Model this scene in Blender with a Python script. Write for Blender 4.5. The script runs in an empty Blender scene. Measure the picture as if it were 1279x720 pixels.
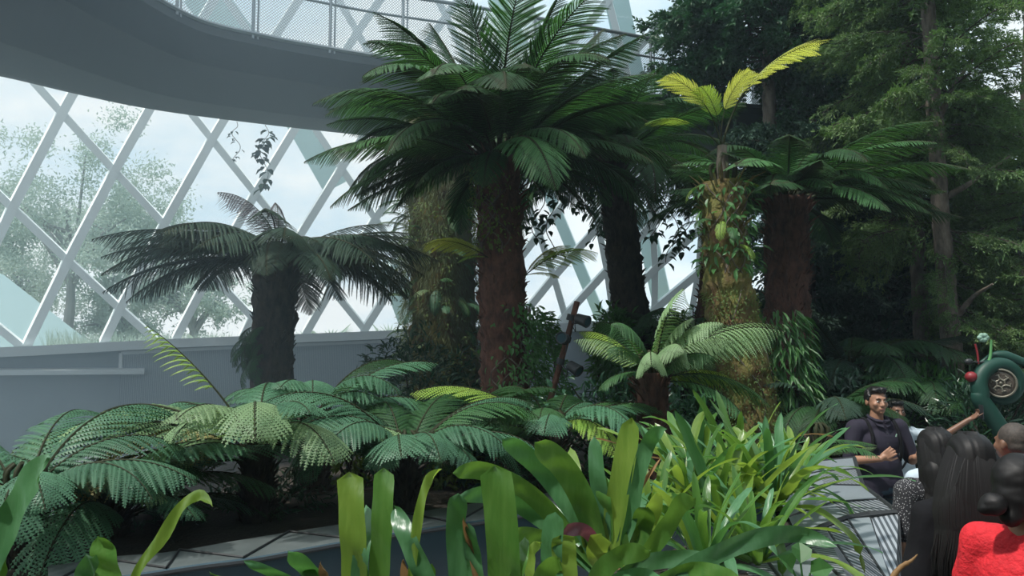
import bpy, math, random
import numpy as np
from mathutils import Vector, Matrix, Euler, noise

C = bpy.context.scene.collection
scn = bpy.context.scene
PI = math.pi
rad = math.radians

# ------------------------------------------------------------------ camera
CAM_Z = 1.95
FPX = 1000.0
PITCH = math.atan(90 / FPX)
cam_data = bpy.data.cameras.new('camera')
cam_data.sensor_width = 36.0
cam_data.lens = 36.0 * FPX / 1279.0
cam_data.clip_start = 0.05
cam_data.clip_end = 500
cam = bpy.data.objects.new('camera', cam_data)
C.objects.link(cam)
cam.location = (0, 0, CAM_Z)
cam.rotation_euler = (PI / 2 + PITCH, 0, 0)
scn.camera = cam

# ------------------------------------------------------------------ colour management, light
scn.view_settings.view_transform = 'Standard'
scn.view_settings.look = 'None'
scn.view_settings.gamma = 1.0
scn.view_settings.use_curve_mapping = False
scn.view_settings.exposure = 0.12
cy = scn.cycles
cy.max_bounces = 7
cy.diffuse_bounces = 3
cy.glossy_bounces = 2
cy.transmission_bounces = 3
cy.transparent_max_bounces = 16
cy.volume_bounces = 1
cy.use_denoising = True
cy.sample_clamp_indirect = 4.0
try:
    cy.volume_step_rate = 2.0
except Exception:
    pass

world = bpy.data.worlds.new('sky')
scn.world = world
world.use_nodes = True
wn, wl = world.node_tree.nodes, world.node_tree.links
wn.clear()
w_out = wn.new('ShaderNodeOutputWorld')
w_bg = wn.new('ShaderNodeBackground')
w_tc = wn.new('ShaderNodeTexCoord')
w_mp = wn.new('ShaderNodeMapping')
w_mp.inputs['Scale'].default_value = (1.0, 1.0, 2.4)
w_no = wn.new('ShaderNodeTexNoise')
w_no.inputs['Scale'].default_value = 3.2
w_no.inputs['Detail'].default_value = 7
w_no.inputs['Roughness'].default_value = 0.6
w_rp = wn.new('ShaderNodeValToRGB')
w_rp.color_ramp.elements[0].position = 0.38
w_rp.color_ramp.elements[0].color = (0.60, 0.78, 0.90, 1)
w_rp.color_ramp.elements[1].position = 0.56
w_rp.color_ramp.elements[1].color = (0.86, 0.94, 0.98, 1)
wl.new(w_tc.outputs['Generated'], w_mp.inputs['Vector'])
wl.new(w_mp.outputs['Vector'], w_no.inputs['Vector'])
wl.new(w_no.outputs['Fac'], w_rp.inputs['Fac'])
wl.new(w_rp.outputs['Color'], w_bg.inputs['Color'])
wl.new(w_bg.outputs['Background'], w_out.inputs['Surface'])
w_bg.inputs['Strength'].default_value = 1.12

sun_data = bpy.data.lights.new('sun', 'SUN')
sun_data.energy = 4.3
sun_data.angle = rad(3.0)
sun_data.color = (1.0, 0.97, 0.91)
sun = bpy.data.objects.new('sun', sun_data)
C.objects.link(sun)
sun.location = (-10, -5, 30)
# light travels along -Z of the lamp: from high on the left, slightly behind the camera
_d = Vector((0.42, 0.26, -0.87)).normalized()
sun.rotation_euler = _d.to_track_quat('-Z', 'Y').to_euler()


# ------------------------------------------------------------------ helpers
def ray(px, py):
    x, y = (px - 639.5) / FPX, (360 - py) / FPX
    c, s = math.cos(PITCH), math.sin(PITCH)
    return Vector((x, c - y * s, s + y * c))


def at(px, py, Y):
    r = ray(px, py)
    return Vector((0, 0, CAM_Z)) + r * (Y / r.y)


def atz(px, py, z):
    r = ray(px, py)
    return Vector((0, 0, CAM_Z)) + r * ((z - CAM_Z) / r.z)


class MB:
    """collects triangles and quads, builds one mesh object"""
    def __init__(self):
        self.v, self.f, self.n = [], [], 0

    def add(self, verts, faces, m=0):
        verts = np.asarray(verts, float).reshape(-1, 3)
        faces = np.asarray(faces, int)
        self.v.append(verts)
        self.f.append((faces + self.n, m))
        self.n += len(verts)

    def mesh(self, name, mats, smooth=False):
        me = bpy.data.meshes.new(name)
        if not self.v:
            return me
        v = np.concatenate(self.v)
        me.vertices.add(len(v))
        me.vertices.foreach_set('co', v.astype(np.float32).ravel())
        loops = np.concatenate([f.ravel() for f, _ in self.f]).astype(np.int32)
        tot = np.concatenate([np.full(len(f), f.shape[1]) for f, _ in self.f]).astype(np.int32)
        mi = np.concatenate([np.full(len(f), m) for f, m in self.f]).astype(np.int32)
        start = np.concatenate([[0], np.cumsum(tot)[:-1]]).astype(np.int32)
        me.loops.add(len(loops))
        me.loops.foreach_set('vertex_index', loops)
        me.polygons.add(len(tot))
        me.polygons.foreach_set('loop_start', start)
        me.polygons.foreach_set('loop_total', tot)
        me.polygons.foreach_set('material_index', mi)
        me.polygons.foreach_set('use_smooth', np.full(len(tot), bool(smooth)))
        for m in (mats if isinstance(mats, (list, tuple)) else [mats]):
            me.materials.append(m)
        me.update(calc_edges=True)
        me.validate()
        return me

    def build(self, name, mats, parent=None, smooth=False):
        o = bpy.data.objects.new(name, self.mesh(name, mats, smooth))
        C.objects.link(o)
        if parent:
            o.parent = parent
        return o

    # shapes
    def box(self, c, size, rot=None, m=0):
        sx, sy, sz = [s / 2 for s in size]
        p = np.array([[x, y, z] for x in (-sx, sx) for y in (-sy, sy) for z in (-sz, sz)])
        if rot is not None:
            p = p @ np.array(rot).T
        p = p + np.array(c)
        self.add(p, [[0, 1, 3, 2], [4, 6, 7, 5], [0, 4, 5, 1], [2, 3, 7, 6], [0, 2, 6, 4], [1, 5, 7, 3]], m)

    def beam(self, a, b, w, d, nrm, m=0):
        a, b, nrm = Vector(a), Vector(b), Vector(nrm)
        y = (b - a)
        L = y.length
        y = y / L
        x = y.cross(nrm).normalized()
        z = x.cross(y)
        R = Matrix((x, y, z)).transposed()
        self.box((a + b) / 2, (w, L, d), R, m)

    def tube(self, pts, radii, seg=8, m=0, cap=True, wob=0.0, seed=0):
        pts = [Vector(p) for p in pts]
        n = len(pts)
        if not isinstance(radii, (list, tuple, np.ndarray)):
            radii = [radii] * n
        up = Vector((0, 0, 1)) if abs((pts[-1] - pts[0]).normalized().z) < 0.9 else Vector((0, 1, 0))
        V = []
        px_ = None
        for i, p in enumerate(pts):
            t = (pts[min(i + 1, n - 1)] - pts[max(i - 1, 0)])
            t = t.normalized() if t.length > 1e-9 else Vector((0, 0, 1))
            x = (t.cross(up) if px_ is None else px_ - t * px_.dot(t))
            if x.length < 1e-6:
                x = t.orthogonal()
            x.normalize()
            px_ = x
            y = t.cross(x)
            for k in range(seg):
                a = 2 * PI * k / seg
                r = radii[i]
                if wob:
                    r *= 1 + wob * noise.noise(Vector((math.cos(a) * 2 + seed * 7.1, math.sin(a) * 2, i * 0.45)))
                    r *= 1 + wob * 0.6 * noise.noise(Vector((math.cos(a) * 6 + seed * 3.1, math.sin(a) * 6, i * 0.9)))
                V.append(p + x * (math.cos(a) * r) + y * (math.sin(a) * r))
        F = []
        for i in range(n - 1):
            for k in range(seg):
                k2 = (k + 1) % seg
                F.append([i * seg + k, i * seg + k2, (i + 1) * seg + k2, (i + 1) * seg + k])
        V = np.array([tuple(v) for v in V])
        self.add(V, F, m)
        if cap:
            for e, base in ((0, 0), (n - 1, (n - 1) * seg)):
                c = np.array([tuple(pts[e])])
                ring = V[base:base + seg]
                self.add(np.concatenate([c, ring]), [[0, 1 + (k + 1) % seg, 1 + k] if e == 0 else [0, 1 + k, 1 + (k + 1) % seg] for k in range(seg)], m)

    def ball(self, c, r, seg=12, m=0, R=None):
        r = (r, r, r) if not hasattr(r, '__len__') else r
        V, F = [], []
        rings = seg // 2 + 1
        for i in range(rings + 1):
            th = PI * i / rings
            for k in range(seg):
                a = 2 * PI * k / seg
                V.append((math.sin(th) * math.cos(a) * r[0], math.sin(th) * math.sin(a) * r[1], math.cos(th) * r[2]))
        V = np.array(V)
        if R is not None:
            V = V @ np.array(R).T
        V = V + np.array(c)
        for i in range(rings):
            for k in range(seg):
                k2 = (k + 1) % seg
                F.append([i * seg + k, (i + 1) * seg + k, (i + 1) * seg + k2, i * seg + k2])
        self.add(V, F, m)

    def leaves(self, P, D, N, L, W, m=0, fold=0.25, round_=False):
        """many leaves at once: P base points, D directions, N normals, L lengths, W widths"""
        P, D, N = [np.asarray(a, float) for a in (P, D, N)]
        n = len(P)
        L = np.broadcast_to(L, n)[:, None]
        W = np.broadcast_to(W, n)[:, None]
        D = D / (np.linalg.norm(D, axis=1, keepdims=True) + 1e-9)
        S = np.cross(D, N)
        S = S / (np.linalg.norm(S, axis=1, keepdims=True) + 1e-9)
        N = np.cross(S, D)
        if round_:
            pts = [P, P + D * L * .22 + S * W * .40 + N * W * fold, P + D * L * .6 + S * W * .46 + N * W * fold,
                   P + D * L - N * L * .12, P + D * L * .6 - S * W * .46 + N * W * fold, P + D * L * .22 - S * W * .40 + N * W * fold, P + D * L * .55]
            V = np.stack(pts, 1).reshape(-1, 3)
            b = (np.arange(n) * 7)[:, None]
            F = np.concatenate([b + np.array([[0, 1, 2, 6]]), b + np.array([[0, 6, 4, 5]])])
            self.add(V, F, m)
            k = self.n - len(V)
            T = np.concatenate([b + np.array([[6, 2, 3]]), b + np.array([[6, 3, 4]])])
            self.f.append((T + k, m))
        else:
            V = np.stack([P, P + D * L * .45 + S * W * .5 + N * W * fold, P + D * L, P + D * L * .45 - S * W * .5 + N * W * fold], 1).reshape(-1, 3)
            b = (np.arange(n) * 4)[:, None]
            self.add(V, b + np.array([[0, 1, 2, 3]]), m)


def empty(name, loc, label, cat, group=None, kind=None):
    o = bpy.data.objects.new(name, None)
    C.objects.link(o)
    o.location = loc
    o.empty_display_size = 0.1
    tag(o, label, cat, group, kind)
    return o


def tag(o, label=None, cat=None, group=None, kind=None):
    if label:
        o['label'] = label
    if cat:
        o['category'] = cat
    if group:
        o['group'] = group
    if kind:
        o['kind'] = kind
    return o


def curve3(P, n=20):
    """Catmull-Rom through the points"""
    P = [Vector(p) for p in P]
    if len(P) == 2:
        return [P[0].lerp(P[1], i / (n - 1)) for i in range(n)]
    Q = [P[0] * 2 - P[1]] + P + [P[-1] * 2 - P[-2]]
    out = []
    m = len(P) - 1
    for i in range(n):
        t = i / (n - 1) * m
        k = min(int(t), m - 1)
        u = t - k
        a, b, c, d = Q[k], Q[k + 1], Q[k + 2], Q[k + 3]
        out.append(0.5 * ((2 * b) + (c - a) * u + (2 * a - 5 * b + 4 * c - d) * u * u + (3 * b - a - 3 * c + d) * u ** 3))
    return out


# ------------------------------------------------------------------ materials
def mat(name, col, rough=0.6, metal=0.0, var=None, scale=8.0, bump=0.0, bscale=None, trans=0.0, tcol=None, spec=0.5,
        stretch=None, objvar=0.0, detail=5.0):
    if name.split('_')[0] in ('fern', 'needle', 'broad', 'trunk', 'bark', 'moss', 'hanging'):
        g = 1.38
        col = tuple(c * g for c in col)
        var = tuple(c * g for c in var) if var else None
        tcol = tuple(min(.9, c * g) for c in tcol) if tcol else None
    m = bpy.data.materials.new(name)
    m.use_nodes = True
    nt = m.node_tree
    n, l = nt.nodes, nt.links
    n.clear()
    out = n.new('ShaderNodeOutputMaterial')
    p = n.new('ShaderNodeBsdfPrincipled')
    p.inputs['Roughness'].default_value = rough
    p.inputs['Metallic'].default_value = metal
    p.inputs['Specular IOR Level'].default_value = spec
    col4 = tuple(col) + (1,)
    p.inputs['Base Color'].default_value = col4
    csock = None
    tc = n.new('ShaderNodeTexCoord')
    mp = n.new('ShaderNodeMapping')
    l.new(tc.outputs['Object'], mp.inputs['Vector'])
    if stretch:
        mp.inputs['Scale'].default_value = stretch
    if var is not None:
        no = n.new('ShaderNodeTexNoise')
        no.inputs['Scale'].default_value = scale
        no.inputs['Detail'].default_value = detail
        no.inputs['Roughness'].default_value = 0.65
        l.new(mp.outputs['Vector'], no.inputs['Vector'])
        rp = n.new('ShaderNodeValToRGB')
        rp.color_ramp.elements[0].position = 0.35
        rp.color_ramp.elements[1].position = 0.66
        rp.color_ramp.elements[0].color = col4
        rp.color_ramp.elements[1].color = tuple(var) + (1,)
        l.new(no.outputs['Fac'], rp.inputs['Fac'])
        csock = rp.outputs['Color']
    if objvar:
        oi = n.new('ShaderNodeObjectInfo')
        hs = n.new('ShaderNodeHueSaturation')
        ma = n.new('ShaderNodeMapRange')
        ma.inputs['To Min'].default_value = 1 - objvar
        ma.inputs['To Max'].default_value = 1 + objvar
        l.new(oi.outputs['Random'], ma.inputs['Value'])
        l.new(ma.outputs['Result'], hs.inputs['Value'])
        if csock:
            l.new(csock, hs.inputs['Color'])
        else:
            hs.inputs['Color'].default_value = col4
        csock = hs.outputs['Color']
    if csock:
        l.new(csock, p.inputs['Base Color'])
    if bump:
        nb = n.new('ShaderNodeTexNoise')
        nb.inputs['Scale'].default_value = bscale or scale * 2
        nb.inputs['Detail'].default_value = 6
        l.new(mp.outputs['Vector'], nb.inputs['Vector'])
        bp = n.new('ShaderNodeBump')
        bp.inputs['Strength'].default_value = bump
        bp.inputs['Distance'].default_value = 0.02
        l.new(nb.outputs['Fac'], bp.inputs['Height'])
        l.new(bp.outputs['Normal'], p.inputs['Normal'])
    if trans > 0:
        t = n.new('ShaderNodeBsdfTranslucent')
        mix = n.new('ShaderNodeMixShader')
        mix.inputs[0].default_value = trans
        if tcol:
            t.inputs['Color'].default_value = tuple(tcol) + (1,)
        elif csock:
            l.new(csock, t.inputs['Color'])
        else:
            t.inputs['Color'].default_value = col4
        l.new(p.outputs[0], mix.inputs[1])
        l.new(t.outputs[0], mix.inputs[2])
        l.new(mix.outputs[0], out.inputs['Surface'])
    else:
        l.new(p.outputs[0], out.inputs['Surface'])
    return m


def glass_mat(name, tint, gloss=0.06):
    m = bpy.data.materials.new(name)
    m.use_nodes = True
    n, l = m.node_tree.nodes, m.node_tree.links
    n.clear()
    out = n.new('ShaderNodeOutputMaterial')
    t = n.new('ShaderNodeBsdfTransparent')
    t.inputs['Color'].default_value = tuple(tint) + (1,)
    g = n.new('ShaderNodeBsdfGlossy')
    g.inputs['Roughness'].default_value = 0.03
    mix = n.new('ShaderNodeMixShader')
    mix.inputs[0].default_value = gloss
    l.new(t.outputs[0], mix.inputs[1])
    l.new(g.outputs[0], mix.inputs[2])
    l.new(mix.outputs[0], out.inputs['Surface'])
    return m


def mesh_mat(name, col, density, freq):
    """woven wire / perforated sheet: bars of metal with real gaps between them"""
    m = bpy.data.materials.new(name)
    m.use_nodes = True
    n, l = m.node_tree.nodes, m.node_tree.links
    n.clear()
    out = n.new('ShaderNodeOutputMaterial')
    tc = n.new('ShaderNodeTexCoord')
    mx = []
    for ang in (45, -45):
        mp = n.new('ShaderNodeMapping')
        mp.inputs['Rotation'].default_value = (0, 0, rad(ang))
        l.new(tc.outputs['UV'], mp.inputs['Vector'])
        wv = n.new('ShaderNodeTexWave')
        wv.inputs['Scale'].default_value = freq
        l.new(mp.outputs['Vector'], wv.inputs['Vector'])
        gt = n.new('ShaderNodeMath')
        gt.operation = 'GREATER_THAN'
        gt.inputs[1].default_value = 1 - density
        l.new(wv.outputs['Fac'], gt.inputs[0])
        mx.append(gt)
    mm = n.new('ShaderNodeMath')
    mm.operation = 'MAXIMUM'
    l.new(mx[0].outputs[0], mm.inputs[0])
    l.new(mx[1].outputs[0], mm.inputs[1])
    p = n.new('ShaderNodeBsdfPrincipled')
    p.inputs['Base Color'].default_value = tuple(col) + (1,)
    p.inputs['Metallic'].default_value = 0.6
    p.inputs['Roughness'].default_value = 0.4
    t = n.new('ShaderNodeBsdfTransparent')
    mix = n.new('ShaderNodeMixShader')
    l.new(mm.outputs[0], mix.inputs[0])
    l.new(t.outputs[0], mix.inputs[1])
    l.new(p.outputs[0], mix.inputs[2])
    l.new(mix.outputs[0], out.inputs['Surface'])
    return m


def stripe_mat(name, c1, c2, freq, rot=(0, 0, 0), rough=0.4, metal=0.3, coord='UV', spec=0.5, thr=0.5):
    m = bpy.data.materials.new(name)
    m.use_nodes = True
    n, l = m.node_tree.nodes, m.node_tree.links
    p = n['Principled BSDF']
    p.inputs['Roughness'].default_value = rough
    p.inputs['Metallic'].default_value = metal
    p.inputs['Specular IOR Level'].default_value = spec
    tc = n.new('ShaderNodeTexCoord')
    mp = n.new('ShaderNodeMapping')
    mp.inputs['Rotation'].default_value = rot
    wv = n.new('ShaderNodeTexWave')
    wv.inputs['Scale'].default_value = freq
    rp = n.new('ShaderNodeValToRGB')
    rp.color_ramp.elements[0].position = thr - 0.08
    rp.color_ramp.elements[1].position = thr + 0.08
    rp.color_ramp.elements[0].color = tuple(c1) + (1,)
    rp.color_ramp.elements[1].color = tuple(c2) + (1,)
    l.new(tc.outputs[coord], mp.inputs['Vector'])
    l.new(mp.outputs['Vector'], wv.inputs['Vector'])
    l.new(wv.outputs['Fac'], rp.inputs['Fac'])
    l.new(rp.outputs['Color'], p.inputs['Base Color'])
    return m


M = {}
M['steel_white'] = mat('steel_white', (0.82, 0.89, 0.90), 0.45)
M['glass'] = glass_mat('glass', (0.955, 0.985, 0.99))
M['concrete'] = mat('concrete', (0.30, 0.34, 0.36), 0.8, var=(0.24, 0.28, 0.30), scale=1.2)
M['floor'] = mat('floor_paving', (0.22, 0.24, 0.25), 0.8, var=(0.16, 0.18, 0.19), scale=1.5, bump=0.1)
M['wall'] = mat('sill_wall', (0.19, 0.225, 0.25), 0.7, var=(0.16, 0.195, 0.22), scale=0.7)
M['sill'] = mat('sill', (0.40, 0.44, 0.46), 0.5)
M['panel'] = stripe_mat('perforated_panel', (0.10, 0.125, 0.145), (0.22, 0.255, 0.28), 22, coord='UV', metal=0.2, thr=0.4)
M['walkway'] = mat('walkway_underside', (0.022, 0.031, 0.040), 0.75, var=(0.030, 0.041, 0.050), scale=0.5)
M['metal'] = mat('railing_metal', (0.22, 0.25, 0.27), 0.4, metal=0.6)
M['wire'] = mesh_mat('wire_mesh', (0.3, 0.33, 0.35), 0.15, 10.0)
M['soil'] = mat('soil', (0.018, 0.014, 0.010), 0.95, var=(0.035, 0.028, 0.018), scale=9, bump=0.6, bscale=30)
M['rock'] = mat('mountain_rock', (0.020, 0.035, 0.018), 0.9, var=(0.035, 0.055, 0.025), scale=1.3, bump=0.5)
M['earth'] = mat('outside_ground', (0.16, 0.22, 0.12), 0.9, var=(0.25, 0.25, 0.18), scale=0.8)
M['rib_teal'] = mat('rib_teal', (0.55, 0.70, 0.72), 0.5)
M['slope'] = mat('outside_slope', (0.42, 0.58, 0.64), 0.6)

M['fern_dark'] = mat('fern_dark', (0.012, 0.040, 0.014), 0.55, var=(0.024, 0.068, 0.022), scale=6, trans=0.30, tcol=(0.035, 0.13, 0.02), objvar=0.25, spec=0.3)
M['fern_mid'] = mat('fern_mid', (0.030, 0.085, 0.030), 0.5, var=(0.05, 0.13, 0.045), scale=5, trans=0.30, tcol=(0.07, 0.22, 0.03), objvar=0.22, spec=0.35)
M['fern_blue'] = mat('fern_blue_green', (0.035, 0.10, 0.055), 0.5, var=(0.06, 0.15, 0.08), scale=5, trans=0.25, tcol=(0.07, 0.2, 0.07), objvar=0.2, spec=0.4)
M['fern_pale'] = mat('fern_pale', (0.11, 0.19, 0.09), 0.5, var=(0.18, 0.27, 0.13), scale=5, trans=0.3, tcol=(0.2, 0.33, 0.09), objvar=0.2, spec=0.4)
M['fern_lime'] = mat('fern_lime', (0.16, 0.30, 0.05), 0.5, var=(0.30, 0.42, 0.09), scale=6, trans=0.45, tcol=(0.38, 0.55, 0.06), objvar=0.15)
M['fern_yellow'] = mat('fern_yellow', (0.28, 0.34, 0.07), 0.5, var=(0.42, 0.42, 0.12), scale=6, trans=0.5, tcol=(0.60, 0.66, 0.10), objvar=0.1)
M['fern_brown'] = mat('fern_brown', (0.17, 0.15, 0.06), 0.6, var=(0.26, 0.23, 0.08), scale=6, trans=0.3, tcol=(0.3, 0.25, 0.06))
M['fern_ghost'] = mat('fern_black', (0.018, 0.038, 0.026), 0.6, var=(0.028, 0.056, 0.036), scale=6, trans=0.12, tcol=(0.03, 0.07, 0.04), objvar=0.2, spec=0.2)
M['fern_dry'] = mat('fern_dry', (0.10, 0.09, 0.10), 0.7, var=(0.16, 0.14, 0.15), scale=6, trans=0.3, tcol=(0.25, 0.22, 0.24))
M['stipe'] = mat('stipe', (0.026, 0.030, 0.012), 0.7, spec=.2)
M['trunk_red'] = mat('trunk_red', (0.030, 0.014, 0.010), 0.95, var=(0.098, 0.044, 0.031), scale=14, bump=1.0, bscale=38, stretch=(1, 1, 0.45))
M['trunk_black'] = mat('trunk_black', (0.012, 0.011, 0.010), 0.95, var=(0.050, 0.038, 0.030), scale=14, bump=1.0, bscale=38, stretch=(1, 1, 0.4))
M['trunk_moss'] = mat('trunk_moss', (0.075, 0.040, 0.018), 0.95, var=(0.11, 0.12, 0.028), scale=5, bump=1.0, bscale=36, stretch=(1, 1, 0.6), detail=9)
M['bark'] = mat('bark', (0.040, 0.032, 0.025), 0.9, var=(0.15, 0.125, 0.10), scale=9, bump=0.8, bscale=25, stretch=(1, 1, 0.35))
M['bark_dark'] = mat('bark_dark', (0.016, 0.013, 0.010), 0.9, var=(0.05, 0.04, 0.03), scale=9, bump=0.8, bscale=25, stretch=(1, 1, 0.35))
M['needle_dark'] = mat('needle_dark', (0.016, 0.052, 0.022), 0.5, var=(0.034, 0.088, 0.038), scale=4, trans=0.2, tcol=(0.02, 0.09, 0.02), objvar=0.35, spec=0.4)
M['needle_mid'] = mat('needle_mid', (0.048, 0.095, 0.035), 0.55, var=(0.10, 0.15, 0.055), scale=4, trans=0.3, tcol=(0.08, 0.17, 0.03), objvar=0.3, spec=0.35)
M['broad_dark'] = mat('broad_dark', (0.014, 0.045, 0.024), 0.35, var=(0.026, 0.078, 0.040), scale=3, trans=0.12, tcol=(0.02, 0.08, 0.02), objvar=0.3)
M['broad_mid'] = mat('broad_mid', (0.020, 0.070, 0.022), 0.45, var=(0.05, 0.13, 0.035), scale=4, trans=0.3, tcol=(0.08, 0.25, 0.03), objvar=0.2)
M['moss'] = mat('moss', (0.035, 0.070, 0.020), 0.9, var=(0.085, 0.125, 0.036), scale=4, trans=0.35, tcol=(0.16, 0.22, 0.04))
M['hanging'] = mat('hanging_root', (0.040, 0.055, 0.025), 0.9, var=(0.10, 0.125, 0.055), scale=3, trans=0.35, tcol=(0.2, 0.2, 0.07))
M['strap'] = mat('strap_leaf', (0.05, 0.145, 0.028), 0.30, var=(0.095, 0.205, 0.045), scale=3.0, trans=0.33, tcol=(0.19, 0.38, 0.045), objvar=0.22, stretch=(14, 1.0, 3), bump=0.12, bscale=5)
M['strap_blue'] = mat('strap_leaf_blue', (0.055, 0.16, 0.065), 0.33, var=(0.09, 0.22, 0.10), scale=3.0, trans=0.25, tcol=(0.12, 0.34, 0.06), objvar=0.2, stretch=(14, 1.0, 3), bump=0.12, bscale=5)
M['strap_lime'] = mat('strap_leaf_lime', (0.12, 0.22, 0.035), 0.3, var=(0.19, 0.29, 0.055), scale=3.0, trans=0.40, tcol=(0.30, 0.45, 0.05), objvar=0.2, stretch=(14, 1.0, 3), bump=0.12, bscale=5)
M['strap_dry'] = mat('strap_leaf_dry', (0.20, 0.10, 0.035), 0.7, var=(0.33, 0.21, 0.09), scale=6, trans=0.3, tcol=(0.35, 0.2, 0.08))
M['strap_purple'] = mat('strap_leaf_purple', (0.20, 0.045, 0.075), 0.4, var=(0.12, 0.05, 0.05), scale=6, trans=0.3)
M['out_leaf_hazed'] = mat('outside_leaf_hazed', (0.30, 0.41, 0.38), 0.7, var=(0.40, 0.50, 0.45), scale=1, trans=0.35, tcol=(0.5, 0.6, 0.52), objvar=0.1)  # pale bluish tone of the haze outside is mixed into the leaf colour
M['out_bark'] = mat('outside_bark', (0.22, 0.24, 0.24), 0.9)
M['navy'] = mat('rim_face', (0.020, 0.045, 0.060), 0.22, var=(0.03, 0.06, 0.075), scale=2, spec=0.6)
M['rim_top'] = mat('rim_top', (0.12, 0.14, 0.14), 0.5, var=(0.07, 0.085, 0.085), scale=2.2, metal=0.2)
M['seam'] = mat('seam', (0.01, 0.012, 0.014), 0.5)
M['clad'] = stripe_mat('cladding_slats', (0.075, 0.088, 0.098), (0.36, 0.39, 0.42), 12.0, coord='UV', metal=0.45, rough=0.42)
M['clad_plain'] = mat('cladding_sheet', (0.30, 0.34, 0.37), 0.45, metal=0.45, var=(0.24, 0.28, 0.30), scale=3)
M['clad_dark'] = mat('cladding_edge', (0.03, 0.034, 0.037), 0.5, metal=0.3)

# ------------------------------------------------------------------ dome geometry
LAT = np.array([[84.5741, 324.7981], [67.2247, 62.8819], [56.0099, -111.3141], [-2.1239, -2.7419], [-3.386, 6.4765], [2.4273, -0.3705]])
DC = Vector((0.0, 2.0, 0))
DR = 18.0


def dome_r(z):
    h = z - 2.5
    return DR - 0.30 * h - 0.012 * h * abs(h)


def on_dome(px, py, off=0.0):
    r = ray(px, py)
    o = Vector((0, 0, CAM_Z))
    a, b = 3.0, 60.0
    for _ in range(50):
        t = (a + b) / 2
        p = o + r * t
        if math.hypot(p.x - DC.x, p.y - DC.y) - (dome_r(p.z) + off) > 0:
            b = t
        else:
            a = t
    return o + r * a


def node_px(i, j):
    q = np.array([1, i, j, i * i, i * j, j * j])
    return q @ LAT


def base_y(x):
    return float(np.interp(x, [-900, 30, 215, 450, 703, 1280, 2200], [466, 433, 423.5, 414.5, 404, 388, 370]))


def dome_n(p):
    n = Vector((p.x - DC.x, p.y - DC.y, 0)).normalized()
    return (n + Vector((0, 0, 0.3 + 0.024 * max(0, p.z - 2.5)))).normalized()


def build_dome():
    fa, fb, gl = MB(), MB(), MB()
    nodes = {}
    rng_i, rng_j = range(-6, 16), range(-3, 14)
    for i in rng_i:
        for j in rng_j:
            x, y = node_px(i, j)
            nodes[i, j] = (x, y)

    def ok(p):
        return -900 < p[0] < 2100 and -620 < p[1]

    def seg(k1, k2, mb, w, d):
        p, q = nodes[k1], nodes[k2]
        if not (ok(p) and ok(q)):
            return
        up, uq = p[1] < base_y(p[0]), q[1] < base_y(q[0])
        if not up and not uq:
            return
        if up != uq:
            lo, hi = (p, q) if uq else (q, p)
            a, b = 0.0, 1.0
            for _ in range(30):
                t = (a + b) / 2
                s = (hi[0] + (lo[0] - hi[0]) * t, hi[1] + (lo[1] - hi[1]) * t)
                if s[1] < base_y(s[0]):
                    a = t
                else:
                    b = t
            p, q = hi, s
        A, B = on_dome(*p), on_dome(*q)
        if (A - B).length > 6:
            return
        mb.beam(A, B, w, d, dome_n((A + B) / 2))

    for i in rng_i:
        for j in rng_j:
            # lines that never turn back on themselves
            if (i, j + 1) in nodes and j < 13:
                seg((i, j), (i, j + 1), fa, 0.17, 0.30)
            if (i + 1, j) in nodes and nodes[i + 1, j][1] > nodes[i, j][1]:
                seg((i, j), (i + 1, j), fb, 0.15, 0.24)
    # panes: a fine sheet of glass over the grid, one ring of cells after another
    xs = np.linspace(-860, 2100, 60)
    rows = []
    for t in np.linspace(0, 1, 22):
        rows.append([tuple(on_dome(x, base_y(x) * (1 - t) + (-560) * t, 0.13)) for x in xs])
    V = np.array(rows).reshape(-1, 3)
    nx = len(xs)
    F = [[r * nx + c, r * nx + c + 1, (r + 1) * nx + c + 1, (r + 1) * nx + c] for r in range(21) for c in range(nx - 1)]
    gl.add(V, F)
    g = gl.build('window_1', M['glass'], smooth=True)
    tag(g, kind='structure')
    a = fa.build('window_frame', M['steel_white'], g)
    b = fb.build('window_frame', M['steel_white'], g)


build_dome()


def base_pt(x, off=0.0, z=None):
    p = on_dome(x, base_y(x), off)
    if z is not None:
        p.z = z
    return p


def ribbon(mb, path_a, path_b, m=0, flip=False):
    n = len(path_a)
    V = [tuple(p) for p in path_a] + [tuple(p) for p in path_b]
    F = [[i, i + 1, n + i + 1, n + i] for i in range(n - 1)]
    mb.add(V, F, m)


def uv_from(o, fn):
    me = o.data
    uv = me.uv_layers.new(name='uv')
    for lp in me.loops:
        uv.data[lp.index].uv = fn(me.vertices[lp.vertex_index].co)


def arc_len_uv(o, c=(0.0, 2.0)):
    uv_from(o, lambda v: (math.atan2(v.x - c[0], v.y - c[1]) * math.hypot(v.x - c[0], v.y - c[1]) * 0.5, v.z * 0.5))


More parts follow.
